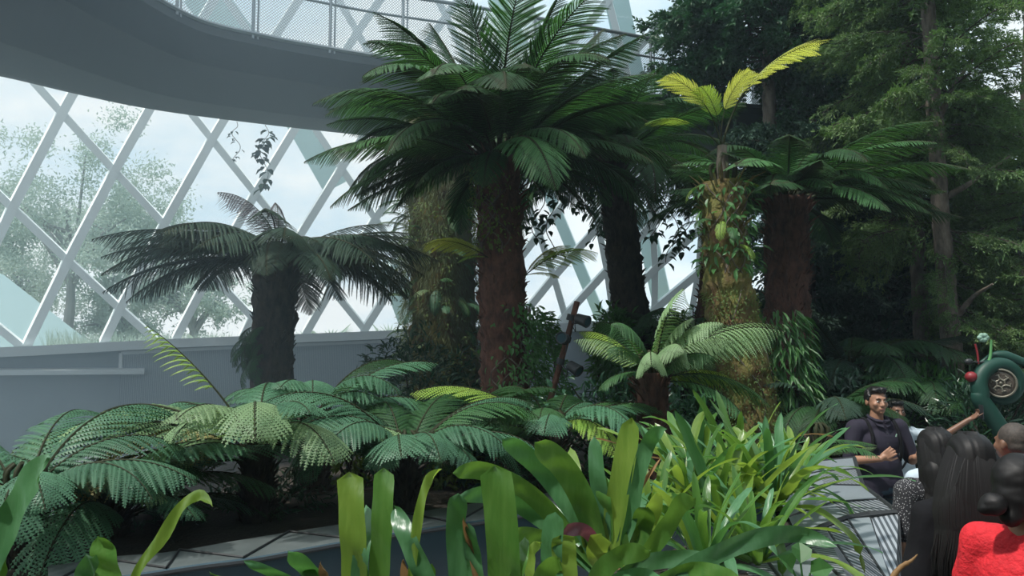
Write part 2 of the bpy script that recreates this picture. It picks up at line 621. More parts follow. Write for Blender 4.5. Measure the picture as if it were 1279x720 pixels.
def build_sill():
    xs = list(np.linspace(-900, 2200, 70))
    top_o = [base_pt(x, 0.45) for x in xs]
    top_i = [base_pt(x, -0.35) for x in xs]
    for a, b in zip(top_o, top_i):
        a.z = b.z
    mb = MB()
    bot_i = [p - Vector((0, 0, 0.20)) for p in top_i]
    rec_i = [base_pt(x, -0.10) for x in xs]
    for a, b in zip(rec_i, bot_i):
        a.z = b.z
    ribbon(mb, top_o, top_i)
    ribbon(mb, top_i, bot_i)
    ribbon(mb, bot_i, rec_i)
    s = mb.build('trim_1', M['sill'], smooth=False)
    tag(s, kind='structure')
    mb = MB()
    ribbon(mb, rec_i, [Vector((p.x, p.y, -0.3)) for p in rec_i])
    w = mb.build('wall_front', M['wall'])
    tag(w, kind='structure')
    # perforated panel standing proud of the wall, framed
    mb = MB()
    pts = [base_pt(x, -0.16) for x in np.linspace(152, 520, 24)]
    a = [Vector((p.x, p.y, q.z - 0.26)) for p, q in zip(pts, pts)]
    b = [Vector((p.x, p.y, 0.6)) for p in pts]
    ribbon(mb, a, b)
    pn = mb.build('trim_2', M['panel'])
    arc_len_uv(pn)
    tag(pn, kind='structure')
    fr = MB()
    for k in range(len(a) - 1):
        fr.beam(a[k], a[k + 1], 0.07, 0.05, (0, -1, 0))
    fr.beam(a[0], Vector((a[0].x, a[0].y, 1.75)), 0.07, 0.05, (0, -1, 0))
    fo = fr.build('panel_frame', M['sill'], pn)
    # ledge on the lower wall at the left
    lm = MB()
    pts = [base_pt(x, -0.10) for x in np.linspace(-400, 182, 24)]
    inn = [base_pt(x, -0.42) for x in np.linspace(-400, 182, 24)]
    A = [Vector((p.x, p.y, 1.78)) for p in pts]
    B = [Vector((p.x, p.y, 1.74)) for p in inn]
    D = [Vector((p.x, p.y, 1.64)) for p in inn]
    E_ = [Vector((p.x, p.y, 1.64)) for p in pts]
    ribbon(lm, A, B)
    ribbon(lm, B, D)
    ribbon(lm, D, E_)
    tag(lm.build('trim_3', M['sill']), kind='structure')


build_sill()

# floor, mountain behind the visitors
mb = MB()
mb.box((0, 4, -0.1), (60, 44, 0.2))
tag(mb.build('floor', M['floor']), kind='structure')


def cliff(name, P0, P1, h, seed, amp=0.9):
    """rough planted rock wall of the indoor mountain"""
    mb = MB()
    nx, nz = 50, 26
    P0, P1 = Vector(P0), Vector(P1)
    t = (P1 - P0).normalized()
    nr = Vector((-t.y, t.x, 0))
    V = []
    for k in range(nz):
        for i in range(nx):
            p = P0.lerp(P1, i / (nx - 1)) + Vector((0, 0, h * k / (nz - 1)))
            p += nr * amp * noise.fractal(Vector((i * .22 + seed, k * .3, seed)), 1.0, 2.0, 4)
            V.append(tuple(p))
    mb.add(V, [[k * nx + i, k * nx + i + 1, (k + 1) * nx + i + 1, (k + 1) * nx + i] for k in range(nz - 1) for i in range(nx - 1)])
    return tag(mb.build(name, M['rock']), kind='structure')


cliff('wall_back', (-13, -3.4, 0), (13, -3.4, 0), 7.5, 1.3)  # out of view; holds back light from behind, height set for that light
cliff('wall_right', (13.2, -4, 0), (13.8, 9.5, 0), 8, 5.1)  # out of view as well, kept low so more sky light comes in

# outside ground
mb = MB()
mb.add([(-160, 18, 1.9), (160, 18, 1.9), (160, 220, 1.9), (-160, 220, 1.9)], [[0, 1, 2, 3]])
# only the strip beyond the glass, so that it does not cut through the garden
mb = MB()
xs = list(np.linspace(-900, 2200, 60))
ina = [base_pt(x, 0.45) - Vector((0, 0, 0.06)) for x in xs]
outa = []
for p in ina:
    d = Vector((p.x - DC.x, p.y - DC.y, 0)).normalized()
    outa.append(Vector((p.x + d.x * 90, p.y + d.y * 90, 1.6)))
ribbon(mb, ina, outa)
tag(mb.build('ground', M['earth']), kind='structure')

# pale sloping wall outside at the far left
mb = MB()
P = [at(-60, 322, 27), at(4, 343, 27), at(118, 432, 27), at(118, 440, 27), at(-60, 440, 27)]
P = [tuple(p) for p in P]
Q = [(p[0] - .8, p[1] + 1.6, p[2]) for p in P]
mb.add(P + Q, [[0, 1, 6, 5], [1, 2, 7, 6], [2, 3, 8, 7]])
mb.add(P, [[0, 1, 3, 4]])
mb.add(P, [[1, 2, 3]])
o = mb.build('wall_outside', M['slope'])
tag(o, kind='structure')

# big outer ribs of the dome
mb = MB()
for a, b, w in (((250, -12), (306, 62), 22), ((372, 150), (418, 232), 15), ((487, 330), (512, 400), 15), ((802, 262), (826, 372), 12),
                ((762, -40), (795, 120), 14), ((905, -30), (920, 90), 13), ((590, -60), (652, 60), 10), ((668, 200), (760, 420), 7)):
    A, B = on_dome(a[0], a[1], 1.6), on_dome(b[0], b[1], 1.6)
    mb.beam(A, B, w / 1000 * 2 * 20, 0.5, dome_n(A))
tag(mb.build('trim_4', M['rib_teal']), kind='structure')

# ------------------------------------------------------------------ elevated walkway
WZ = 6.35


def build_walkway():
    near_px = [(-340, -260), (-160, -190), (0, -120), (95, -45), (160, 0), (245, 46), (333, 67), (400, 79), (470, 90), (560, 101), (650, 113), (750, 127), (860, 142), (980, 152), (1120, 160)]
    far_px = [(-500, 10), (-300, 42), (-140, 71), (0, 97), (95, 119), (190, 138), (330, 156), (440, 168), (560, 180), (680, 190), (800, 198), (920, 205), (1050, 210), (1150, 214), (1280, 218)]
    near = curve3([atz(x, y, WZ) for x, y in near_px], 90)
    far = curve3([atz(x, y, WZ) for x, y in far_px], 90)
    near = [p if p.y > 1.0 else Vector((p.x, 1.0, p.z)) for p in near]
    up = Vector((0, 0, 0.28))
    mb = MB()
    V, F = [], []
    for a, b in zip(near, far):
        mid = (a + b) / 2
        V += [tuple(a + Vector((0, 0, .10))), tuple(a * .86 + b * .14 - Vector((0, 0, .16))), tuple(mid - Vector((0, 0, 0.30))), tuple(b * .86 + a * .14 - Vector((0, 0, .14))),
              tuple(b + Vector((0, 0, .02))), tuple(b + up), tuple(a + up)]
    for i in range(len(near) - 1):
        for k in range(7):
            k2 = (k + 1) % 7
            F.append([i * 7 + k, (i + 1) * 7 + k, (i + 1) * 7 + k2, i * 7 + k2])
    mb.add(V, F)
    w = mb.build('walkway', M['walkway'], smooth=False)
    tag(w, kind='structure')
    # lip along the near edge
    lp = MB()
    lp.tube([p + up * .9 for p in near], 0.035, 6)
    lp.build('edge_lip', M['metal'], w)
    # railing
    rl = empty('railing', near[30] + up, 'grey steel railing with wire mesh along the near edge of the elevated walkway', 'railing')
    base = Vector(rl.location)
    edge = [p + up - base for p in near]
    H = 1.0
    t1, t2 = MB(), MB()
    t1.tube([p + Vector((0, 0, H)) for p in edge], 0.032, 8)
    t2.tube([p + Vector((0, 0, H * .66)) for p in edge], 0.020, 6)
    t1.build('top_rail', M['metal'], rl)
    t2.build('middle_rail', M['metal'], rl)
    d = 0.0
    last = edge[0]
    k = 0
    nxt = 0.4
    for p in edge[1:]:
        L = (p - last).length
        while d + L > nxt:
            q = last.lerp(p, (nxt - d) / L)
            pm = MB()
            pm.tube([q - Vector((0, 0, .10)), q + Vector((0, 0, H))], 0.024, 8)
            off = (p - last).normalized() * 0.07
            pm.tube([q + off - Vector((0, 0, .10)), q + off + Vector((0, 0, H))], 0.014, 8)
            pm.build('post', M['metal'], rl)
            nxt += 1.12
        d += L
        last = p
    pan = MB()
    ribbon(pan, edge, [p + Vector((0, 0, H)) for p in edge])
    po = pan.build('wire_mesh_panel', M['wire'], rl)
    me = po.data
    uv = me.uv_layers.new(name='uv')
    n = len(edge)
    acc = [0.0]
    for i in range(1, n):
        acc.append(acc[-1] + (edge[i] - edge[i - 1]).length)
    for lpx in me.loops:
        vi = lpx.vertex_index
        uv.data[lpx.index].uv = (acc[vi % n], 0.0 if vi < n else H)


build_walkway()


# ------------------------------------------------------------------ planting beds and their faceted metal rim
def bed(name, poly, z0, z1, seed, dome=0.12):
    """raised bed of soil: polygon with a lumpy top"""
    mb = MB()
    n = len(poly)
    c = Vector((sum(p[0] for p in poly) / n, sum(p[1] for p in poly) / n, z1 + dome))
    rings = 10
    V = []
    for r in range(rings + 1):
        t = r / rings
        for p in poly:
            q = c.lerp(Vector((p[0], p[1], z1)), t)
            q.z = z1 + dome * (1 - t * t) + 0.06 * noise.noise(Vector((q.x * 2 + seed, q.y * 2, 0))) * (1 if r < rings else 0)
            V.append(tuple(q))
    for p in poly:
        V.append((p[0], p[1], z0))
    F = [[r * n + i, r * n + (i + 1) % n, (r + 1) * n + (i + 1) % n, (r + 1) * n + i] for r in range(rings + 1) for i in range(n)]
    mb.add(V, F)
    return tag(mb.build(name, M['soil']), kind='structure')


def smooth_loop(pts, n):
    out = curve3([Vector((p[0], p[1], 0)) for p in pts], n)
    return [(p.x, p.y) for p in out]


RIM_Z = 0.90
back_line = [(60, 706), (148, 695), (218, 689), (311, 673), (420, 656), (520, 640), (600, 628), (700, 614), (850, 598), (960, 588)]
front_line = [(60, 733), (175, 716), (253, 704), (323, 695), (424, 677), (530, 660), (606, 649), (707, 634), (850, 614), (960, 602)]
rb = curve3([atz(x, y, RIM_Z) for x, y in back_line], 40)
rf = curve3([atz(x, y, RIM_Z) for x, y in front_line], 40)

# soil bed of the tree ferns, behind the rim
left_edge = [rb[0] + Vector((-3, -0.2, 0)), ]
poly = [(-5.0, 4.2), (-3.9, 4.0)] + [(p.x, p.y) for p in rb[::3]] + [(3.4, 6.6), (3.7, 8.3), (7.5, 9.4), (12.0, 10.5), (12.0, 15.5), (4, 15.5), (-1.5, 14.0), (-3.7, 10.6), (-3.7, 8.8), (-2.5, 7.7), (-2.9, 6.2), (-4.6, 5.3)]
bed('soil_bed', poly, -0.05, 0.78, 2.0, 0.10)


def build_rim():
    mb = MB()
    ribbon(mb, rb, rf)
    top = mb.build('garden_planter', M['rim_top'])
    tag(top, 'low faceted planter rim, grey top with dark seams over a dark blue face', 'planter')
    fm = MB()
    low = [p + Vector((0.02, 0.10, -0.95)) for p in rf]
    edge = [p + Vector((0.0, -0.04, -0.02)) for p in rf]
    ribbon(fm, edge, low)
    ribbon(fm, rf, edge)
    ribbon(fm, [p + Vector((0, 0, -.9)) for p in rb], rb)
    fm.build('front_face', M['navy'], top)
    sm = MB()
    up = Vector((0, 0, 0.006))
    for k in range(0, 39, 3):
        if (k // 3) % 2 == 0:
            sm.tube([rf[k] + up, rb[min(k + 3, 39)] + up], 0.007, 5)
        else:
            sm.tube([rb[k] + up, rf[min(k + 3, 39)] + up], 0.007, 5)
    sm.tube([p + up for p in edge], 0.012, 6)
    sm.build('seam', M['seam'], top)


build_rim()

# near bed with the strap leaved plants, and its metal cladding towards the path
near_poly = [(-1.6, 0.75), (-1.75, 1.6), (-1.3, 2.3), (-0.6, 2.9), (0.2, 3.6), (0.9, 4.5), (1.6, 5.2), (2.05, 5.3), (1.75, 4.3), (1.35, 3.4), (1.05, 2.4), (0.9, 1.4), (0.8, 0.75), (0, 0.6)]
bed('near_bed', near_poly, -0.05, 0.92, 4.0, 0.16)


def facet(mb, pts, uvs_store, m):
    mb.add([tuple(p) for p in pts], [list(range(len(pts)))], m)


def build_cladding():
    root = empty('planter_cladding', at(1045, 645, 4.2) * 1.0 - Vector((0, 0, 1.1)), 'faceted grey metal cladding with fanned slats round the strap leaf bed', 'planter')
    base = Vector(root.location)
    # ridge near, points right to left
    K = [at(1122, 641, 4.1), at(1085, 643, 4.12), at(1058, 648, 4.1), at(1030, 658, 4.0), at(997, 673, 3.85), at(955, 697, 3.65), at(915, 725, 3.45)]
    # feet of the near bay, towards the path and the camera
    Fb = [at(1128, 760, 3.72), at(1118, 752, 3.6), at(1118, 742, 3.45), at(1090, 748, 3.3), at(1062, 732, 3.15), at(1010, 770, 2.95), at(950, 790, 2.8)]
    # back bay
    B0 = [at(1067, 572, 5.9), at(1071, 586, 5.5), at(1078, 607, 5.0), at(1100, 624, 4.5), at(1122, 641, 4.1)]
    B1 = [at(1008, 578, 5.9), at(1022, 590, 5.45), at(1030, 606, 4.95), at(1040, 628, 4.5), at(1058, 648, 4.1)]
    B2 = [at(950, 592, 5.7), at(960, 604, 5.3), at(972, 622, 4.8), at(985, 646, 4.3), at(997, 673, 3.85)]
    mats_ = (M['clad_plain'], M['clad'])

    def panel(pts, m, nm='panel'):
        mb = MB()
        pts = [p - base for p in pts]
        if len(pts) == 4:
            mb.add([tuple(p) for p in pts], [[0, 1, 2], [0, 2, 3]])
        else:
            mb.add([tuple(p) for p in pts], [[0, 1, 2]])
        o = mb.build(nm, m, root)
        a, b = pts[0], pts[1]
        x = (b - a).normalized()
        nrm = x.cross(pts[-1] - a).normalized()
        y = nrm.cross(x)
        uv_from(o, lambda v: ((v - a).dot(x), (v - a).dot(y)))
        return o

    for i in range(6):
        panel([K[i], K[i + 1], Fb[i + 1], Fb[i]], M['clad_dark'] if i == 0 and False else (M['clad_plain'] if i in (1, 4) else M['clad']))
    for i in range(4):
        panel([B0[i], B1[i], B1[i + 1], B0[i + 1]], M['clad_plain'] if i % 2 == 0 else M['clad'])
        panel([B1[i], B2[i], B2[i + 1], B1[i + 1]], M['clad_plain'])
    # the steep side towards the path
    for i in range(4):
        a, b = B0[i], B0[i + 1]
        panel([a, b, b + Vector((0.10, 0, -1.15)), a + Vector((0.16, 0, -1.15))], M['clad_plain'])
    sm = MB()
    for a, b in list(zip(K, Fb)) + list(zip(B0, B1)) + list(zip(B1, B2)):
        sm.tube([a - base, b - base], 0.008, 5)
    sm.tube([p - base + Vector((0, 0, .004)) for p in K], 0.014, 6)
    sm.tube([p - base for p in B0], 0.013, 6)
    sm.tube([B0[0] - base, B1[0] - base, B2[0] - base], 0.01, 6)
    sm.build('rib', M['clad_dark'], root)


build_cladding()

# ------------------------------------------------------------------ fern fronds
FROND = {}


def frond_mesh(kind, bend, seed, L=1.0, W=0.24, pairs=56, leaflet=0.0118, droop=0.55, curl=0.0, stipe=0.10, gap=0.0):
    """bipinnate fern frond of unit length, growing along +Y and bending towards -Z"""
    rnd = np.random.RandomState(seed)
    mb = MB()
    n = 26
    pts, ang = [], []
    p = np.zeros(3)
    side = rnd.uniform(-.12, .12)
    for k in range(n + 1):
        s = k / n
        a = -bend * s ** 1.35
        yaw = side * s
        t = np.array([math.sin(yaw) * math.cos(a), math.cos(yaw) * math.cos(a), math.sin(a)])
        pts.append(p.copy())
        ang.append(t)
        p = p + t * L / n
    pts, ang = np.array(pts), np.array(ang)
    mb.tube([tuple(q) for q in pts], list(np.linspace(0.0085, 0.0016, n + 1)), 5, m=1)
    for side_ in (-1, 1):
        for k in range(pairs):
            s = stipe + (1 - stipe) * (k + 0.5) / pairs
            if s > 0.995:
                continue
            u = (s - stipe) / (1 - stipe)
            w = W * (math.sin(PI * min(1, (u * 0.86 + 0.14))) ** 0.62) * rnd.uniform(.9, 1.08)
            if u > 0.8:
                w = min(w, W * (1 - u) * 2.6 + .015)
            if gap and rnd.rand() < gap:
                continue
            fi = s * n
            i0 = min(int(fi), n - 1)
            q = pts[i0] + (pts[i0 + 1] - pts[i0]) * (fi - i0)
            T = ang[i0]
            X = np.array([1.0, 0, 0])
            X = X - T * X.dot(T)
            X /= np.linalg.norm(X)
            N = np.cross(X, T)
            fw = rad(58 - 22 * u + rnd.uniform(-5, 5))
            d0 = (X * side_ * math.sin(fw) + T * math.cos(fw))
            m_ = 8
            pp = [q]
            cur = q.copy()
            dd = d0.copy()
            for j in range(m_):
                tt = (j + 1) / m_
                dd = d0 - N * droop * tt * 1.3 + T * 0.18 * tt
                if curl:
                    dd = dd - N * curl * tt * tt
                dd /= np.linalg.norm(dd)
                cur = cur + dd * w / m_
                pp.append(cur.copy())
            pp = np.array(pp)
            nl = max(3, int(w / (leaflet * .62)))
            tpos = (np.arange(nl) + 0.5) / nl
            idx = tpos * m_
            i1 = np.minimum(idx.astype(int), m_ - 1)
            base = pp[i1] + (pp[i1 + 1] - pp[i1]) * (idx - i1)[:, None]
            dirp = pp[i1 + 1] - pp[i1]
            dirp /= np.linalg.norm(dirp, axis=1, keepdims=True)
            Nn = N - dirp * (dirp @ N)[:, None]
            Nn /= np.linalg.norm(Nn, axis=1, keepdims=True)
            Sx = np.cross(dirp, Nn)
            ll = leaflet * (np.sin(PI * np.minimum(1, tpos * .75 + .25)) ** .6) * (0.55 + 0.45 * min(1, w / W * 1.3)) * rnd.uniform(.85, 1.12, nl)
            for sd in (-1, 1):
                tip = base + Sx * sd * ll[:, None] * 0.94 + dirp * ll[:, None] * 0.42 - Nn * ll[:, None] * 0.22
                h = w / nl * 0.52
                A = base - dirp * h
                B = base + dirp * h
                V = np.stack([A, B, tip], 1).reshape(-1, 3)
                b = (np.arange(nl) * 3)[:, None]
                mb.add(V, b + (np.array([[0, 1, 2]]) if sd > 0 else np.array([[1, 0, 2]])), 0)
            # midrib of the pinna
            mb.tube([tuple(pp[0]), tuple(pp[m_ // 2]), tuple(pp[-1])], [.0028, .002, .0008], 3, m=1, cap=False)
    return mb.mesh('frond', [M['fern_mid'], M['stipe']])


for nm, bend in (('straight', 0.35), ('arch', 0.95), ('hook', 1.55), ('weep', 2.1)):
    for sd in (1, 2):
        FROND[nm, sd] = frond_mesh('f', bend, sd * 17 + int(bend * 10))
for sd in (1, 2):
    # heavily drooping feathery fronds, with the pinnae hanging down
    FROND['feather', sd] = frond_mesh('f', 1.15, 40 + sd, W=0.30, pairs=26, droop=2.2, leaflet=0.021)
    FROND['rakish', sd] = frond_mesh('f', 0.75, 50 + sd, W=0.27, pairs=36, droop=0.8, leaflet=0.011, stipe=0.05)
    FROND['flat', sd] = frond_mesh('f', 0.85, 60 + sd, W=0.27, pairs=26, droop=0.3, leaflet=0.023, stipe=0.16)
    FROND['broad', sd] = frond_mesh('f', 1.15, 90 + sd, W=0.31, pairs=23, droop=0.55, leaflet=0.026, stipe=0.12)
    FROND['broadhook', sd] = frond_mesh('f', 1.7, 95 + sd, W=0.31, pairs=23, droop=0.7, leaflet=0.026, stipe=0.12)
    FROND['parasol', sd] = frond_mesh('f', 1.25, 80 + sd, W=0.30, pairs=17, droop=0.35, leaflet=0.022, stipe=0.46)
FROND['young', 1] = frond_mesh('f', 0.35, 71, W=0.20, pairs=14, droop=0.5, curl=2.6, leaflet=0.016, stipe=0.35)
MATVAR = {}


def frond(parent, az, elev, L, shape, m='fern_mid', roll=0, loc=(0, 0, 0), seed=None, name='frond', wide=1.0):
    """one frond as a part; az 0 = away from the camera, 90 = right; degrees"""
    sd = seed or random.choice((1, 2))
    if (shape, sd) not in FROND:
        sd = 1
    key = (shape, sd, m)
    if key not in MATVAR:
        me = FROND[shape, sd].copy()
        me.materials[0] = M[m]
        MATVAR[key] = me
    o = bpy.data.objects.new(name, MATVAR[key])
    C.objects.link(o)
    o.parent = parent
    R = Euler((rad(elev), 0, rad(-az))).to_matrix() @ Euler((0, rad(roll), 0)).to_matrix()
    o.rotation_euler = R.to_euler()
    o.location = loc
    o.scale = (L * wide, L, L)
    return o


def trunk_mesh(parent, pts, radii, m, seed=0, fibres=True, stub=0.0, name='trunk', wob=0.22, rough=0.0):
    mb = MB()
    n = max(20, int(sum((Vector(pts[i + 1]) - Vector(pts[i])).length for i in range(len(pts) - 1)) / 0.06))
    P = curve3(pts, n)
    Rr = list(np.interp(np.linspace(0, 1, n), np.linspace(0, 1, len(radii)), radii))
    mb.tube(P, Rr, 28, wob=wob, seed=seed)
    rnd = random.Random(seed)
    # short fibre and old frond-base stubs
    if fibres:
        k = int(n * 9)
        for _ in range(k):
            i = rnd.randrange(0, n - 1)
            a = rnd.uniform(0, 2 * PI)
            r = Rr[i] * 0.93
            c = P[i] + Vector((math.cos(a) * r, math.sin(a) * r, 0))
            d = Vector((math.cos(a) * .5, math.sin(a) * .5, rnd.uniform(.3, 1.3))).normalized()
            l = rnd.uniform(.03, .085) * (1 + stub * (i / n) ** 6 * 3)
            mb.tube([c, c + d * l * .6, c + d * l + Vector((math.cos(a), math.sin(a), 0)) * l * .15], [.013, .010, .003], 4, cap=False)
    return mb.build(name, m, parent, smooth=True)


def tree_fern(label, base, top, r0, r1, tm, crown, lean=None, seed=0, group=None, cat='tree fern', wob=0.22, fibres=True, core=True):
    """crown: list of (az, elev, length, shape, material, roll)"""
    base, top = Vector(base), Vector(top)
    root = empty('tree_fern', base, label, cat, group)
    mid = lean if lean is not None else base.lerp(top, .5)
    trunk_mesh(root, [Vector((0, 0, 0)), Vector(mid) - base, top - base], [r0, (r0 + r1) / 2, r1], tm, seed, fibres, stub=1.0, wob=wob)
    h = top - base
    for c in crown:
        az, el, L, sh, m = c[:5]
        roll = c[5] if len(c) > 5 else random.uniform(-12, 12)
        a = rad(az)
        off = Vector((math.sin(a), math.cos(a), 0)) * r1 * .55 + Vector((0, 0, random.uniform(-.08, .08)))
        frond(root, az, el, L, sh, m, roll, h + off)
    if core:
        # uncurling croziers and bases in the heart of the crown
        mb = MB()
        for k in range(9):
            a = k * 2.4
            p = h + Vector((math.cos(a) * r1 * .4, math.sin(a) * r1 * .4, -.05))
            pts = [p, p + Vector((math.cos(a) * .05, math.sin(a) * .05, .12)), p + Vector((math.cos(a) * .06, math.sin(a) * .06, .2)), p + Vector((math.cos(a) * .02, math.sin(a) * .02, .24))]
            mb.tube(curve3(pts, 8), list(np.linspace(.022, .012, 8)), 6)
        mb.build('crozier', M['stipe'], root, smooth=True)
    return root


def ring_crown(n, el, L, shapes, mats_, seed, az0=0, span=360, jit=10, Lj=.15):
    rnd = random.Random(seed)
    out = []
    for k in range(n):
        az = az0 + span * (k + rnd.uniform(-.25, .25)) / n
        e = rnd.uniform(*el)
        out.append((az, e, L * rnd.uniform(1 - Lj, 1 + Lj * .6), rnd.choice(shapes), rnd.choice(mats_), rnd.uniform(-jit, jit)))
    return out


random.seed(7)
D_, M_ = 'fern_dark', 'fern_mid'

# main tree fern in the centre
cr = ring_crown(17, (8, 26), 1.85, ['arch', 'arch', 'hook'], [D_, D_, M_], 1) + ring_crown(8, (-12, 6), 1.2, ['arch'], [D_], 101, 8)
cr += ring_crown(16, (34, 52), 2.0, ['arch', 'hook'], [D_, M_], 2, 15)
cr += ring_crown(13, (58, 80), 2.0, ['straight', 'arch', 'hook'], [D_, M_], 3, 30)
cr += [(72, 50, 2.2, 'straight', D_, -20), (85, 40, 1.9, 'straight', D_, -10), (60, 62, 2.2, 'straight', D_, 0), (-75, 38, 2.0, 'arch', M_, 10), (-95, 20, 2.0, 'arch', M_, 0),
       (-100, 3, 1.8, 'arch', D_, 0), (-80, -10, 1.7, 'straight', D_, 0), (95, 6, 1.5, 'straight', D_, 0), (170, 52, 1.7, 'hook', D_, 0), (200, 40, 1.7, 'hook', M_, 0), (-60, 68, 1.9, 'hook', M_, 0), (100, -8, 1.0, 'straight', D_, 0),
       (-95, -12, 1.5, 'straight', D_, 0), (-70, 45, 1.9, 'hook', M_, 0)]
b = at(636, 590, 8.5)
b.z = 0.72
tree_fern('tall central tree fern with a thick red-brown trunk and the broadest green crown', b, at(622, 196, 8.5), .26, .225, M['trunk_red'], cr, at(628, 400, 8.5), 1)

# second tree fern behind it to the right
cr = ring_crown(20, (-12, 22), 1.8, ['arch', 'hook'], [D_], 11) + ring_crown(19, (28, 65), 1.8, ['arch', 'hook'], [D_, D_, M_], 12, 10)
cr += [(-92, -8, 1.5, 'straight', D_, 0), (88, -5, 1.5, 'arch', D_, 0), (180, 35, 1.5, 'hook', D_, 0), (160, 55, 1.4, 'hook', D_, 0)]
b = at(812, 560, 10.5)
b.z = .75
tree_fern('slanting dark trunked tree fern right of the tall central one', b, at(765, 196, 10.5), .26, .20, M['trunk_black'], cr, at(785, 370, 10.5), 2)

# mossy trunk with the young yellow-green fern on top
b = at(962, 600, 8.0)
b.z = .75
root = tree_fern('leaning mossy tree fern trunk topped by bright yellow-green young fronds', b, at(903, 228, 8.0), .27, .19, M['trunk_moss'], [], at(912, 380, 8.0), 3, wob=.3)
h = at(903, 228, 8.0) - b
mb = MB()
stem = [h + Vector((0, 0, -.1)), h + Vector((.0, 0, .12)), h + Vector((.0, 0, .38))]
mb.tube(curve3(stem, 10), list(np.linspace(.075, .05, 10)), 12, wob=.3)
mb.build('young_stem', M['bark'], root, smooth=True)
hh = h + Vector((0, 0, .36))
for (px_, py_), (qx, qy), w, m, sd in (((905, 190), (848, 100), 1.0, 'fern_yellow', 1), ((905, 190), (1002, 55), 1.0, 'fern_yellow', 2), ((905, 190), (930, 100), .9, 'fern_yellow', 1),
                                       ((905, 190), (820, 150), .9, 'fern_lime', 2), ((905, 190), (880, 118), .9, 'fern_lime', 1)):
    v = at(qx, qy, 7.85) - at(px_, py_, 8)
    L = v.length * 1.15
    az = math.degrees(math.atan2(v.x, v.y))
    el = math.degrees(math.atan2(v.z, math.hypot(v.x, v.y)))
    frond(root, az, el + 22, L * 1.0, 'parasol', m, random.uniform(-10, 10), hh, sd, wide=1.0)
# small ferns clinging round the top of the mossy trunk
for k in range(12):
    a = 200 + k * 31
    frond(root, a, random.uniform(-15, 40), random.uniform(.25, .42), 'hook', 'fern_mid' if k % 2 else 'fern_lime', 0, h + Vector((math.sin(rad(a)) * .17, math.cos(rad(a)) * .17, -random.uniform(0, .9))))

# broad tree fern to its right
cr = ring_crown(18, (-5, 22), 1.6, ['arch', 'straight'], [D_, M_], 21) + ring_crown(18, (22, 52), 1.65, ['arch', 'arch', 'hook'], [M_, D_], 22, 12)
cr += [(84, 20, 1.7, 'straight', M_, -8), (95, 8, 1.6, 'straight', M_, 5), (76, 34, 1.7, 'arch', M_, -5), (110, 12, 1.5, 'arch', M_, 0), (-80, 36, 1.4, 'arch', M_, 0), (150, 30, 1.3, 'hook', M_, 0), (205, 28, 1.3, 'hook', M_, 0), (180, 14, 1.1, 'arch', M_, 0), (100, 28, 1.55, 'arch', M_, 10)]
b = at(985, 600, 9.0)
b.z = .75
tree_fern('tree fern with a smooth dark red trunk and wide feathery crown before the conifers', b, at(983, 248, 9.0), .27, .225, M['trunk_red'], cr, at(984, 400, 9.0), 4)

# flat topped dark tree fern at the left
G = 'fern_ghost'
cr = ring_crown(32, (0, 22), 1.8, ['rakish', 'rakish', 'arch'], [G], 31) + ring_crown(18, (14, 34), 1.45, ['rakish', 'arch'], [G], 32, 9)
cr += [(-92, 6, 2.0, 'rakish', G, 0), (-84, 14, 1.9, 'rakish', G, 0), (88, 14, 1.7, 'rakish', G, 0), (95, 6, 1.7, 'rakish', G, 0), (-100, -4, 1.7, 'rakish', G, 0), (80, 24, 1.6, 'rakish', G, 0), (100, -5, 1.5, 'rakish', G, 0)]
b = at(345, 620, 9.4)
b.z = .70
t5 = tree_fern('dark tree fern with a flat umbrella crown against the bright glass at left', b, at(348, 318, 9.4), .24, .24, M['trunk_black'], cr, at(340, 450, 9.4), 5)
h = at(348, 318, 9.4) - b
o = frond(t5, -75, 66, 1.15, 'feather', 'fern_dry', 0, h + Vector((0, 0, .1)), wide=1.2)
o['label'] = 'withered greyish frond standing above the crown'
o = frond(t5, -20, 72, .95, 'feather', 'fern_dry', 0, h + Vector((0, 0, .1)))
o['label'] = 'smaller withered frond'
for k in range(26):
    a = 200 + k * 23 % 110
    frond(t5, a, random.uniform(-50, 15), random.uniform(.30, .48), 'broadhook', 'fern_dark', 0, h + Vector((math.sin(rad(a)) * .2, math.cos(rad(a)) * .2, -random.uniform(.85, 1.25))))


# lower ferns of the bed -------------------------------------------------
def low_fern(label, px, py_top, Y, r, crown, tm='trunk_black', zb=.72, group=None, seed=0):
    sw = {'arch': 'broad', 'hook': 'broadhook', 'flat': 'broad'}
    crown = [tuple([c[0], c[1], c[2], sw.get(c[3], c[3])]) + tuple(c[4:]) for c in crown]
    Lm = sum(c[2] for c in crown) / len(crown)
    side = 'feather' if crown[0][3] == 'feather' else 'broad'
    if Lm > .7:
        crown += [((60 + k * 22 if side == 'feather' else k * 51 + seed * 13), random.uniform(22, 46), Lm * random.uniform(.75, 1.05), side if side == 'feather' else random.choice(('broad', 'broadhook')), crown[k % len(crown)][4]) for k in range(7)]
    t = at(px, py_top, Y)
    b = Vector((t.x, t.y, zb))
    if t.z < zb + .1:
        b.z = t.z - .3
    return tree_fern(label, b, t, r * 1.1, r, M[tm], crown, None, seed, group)


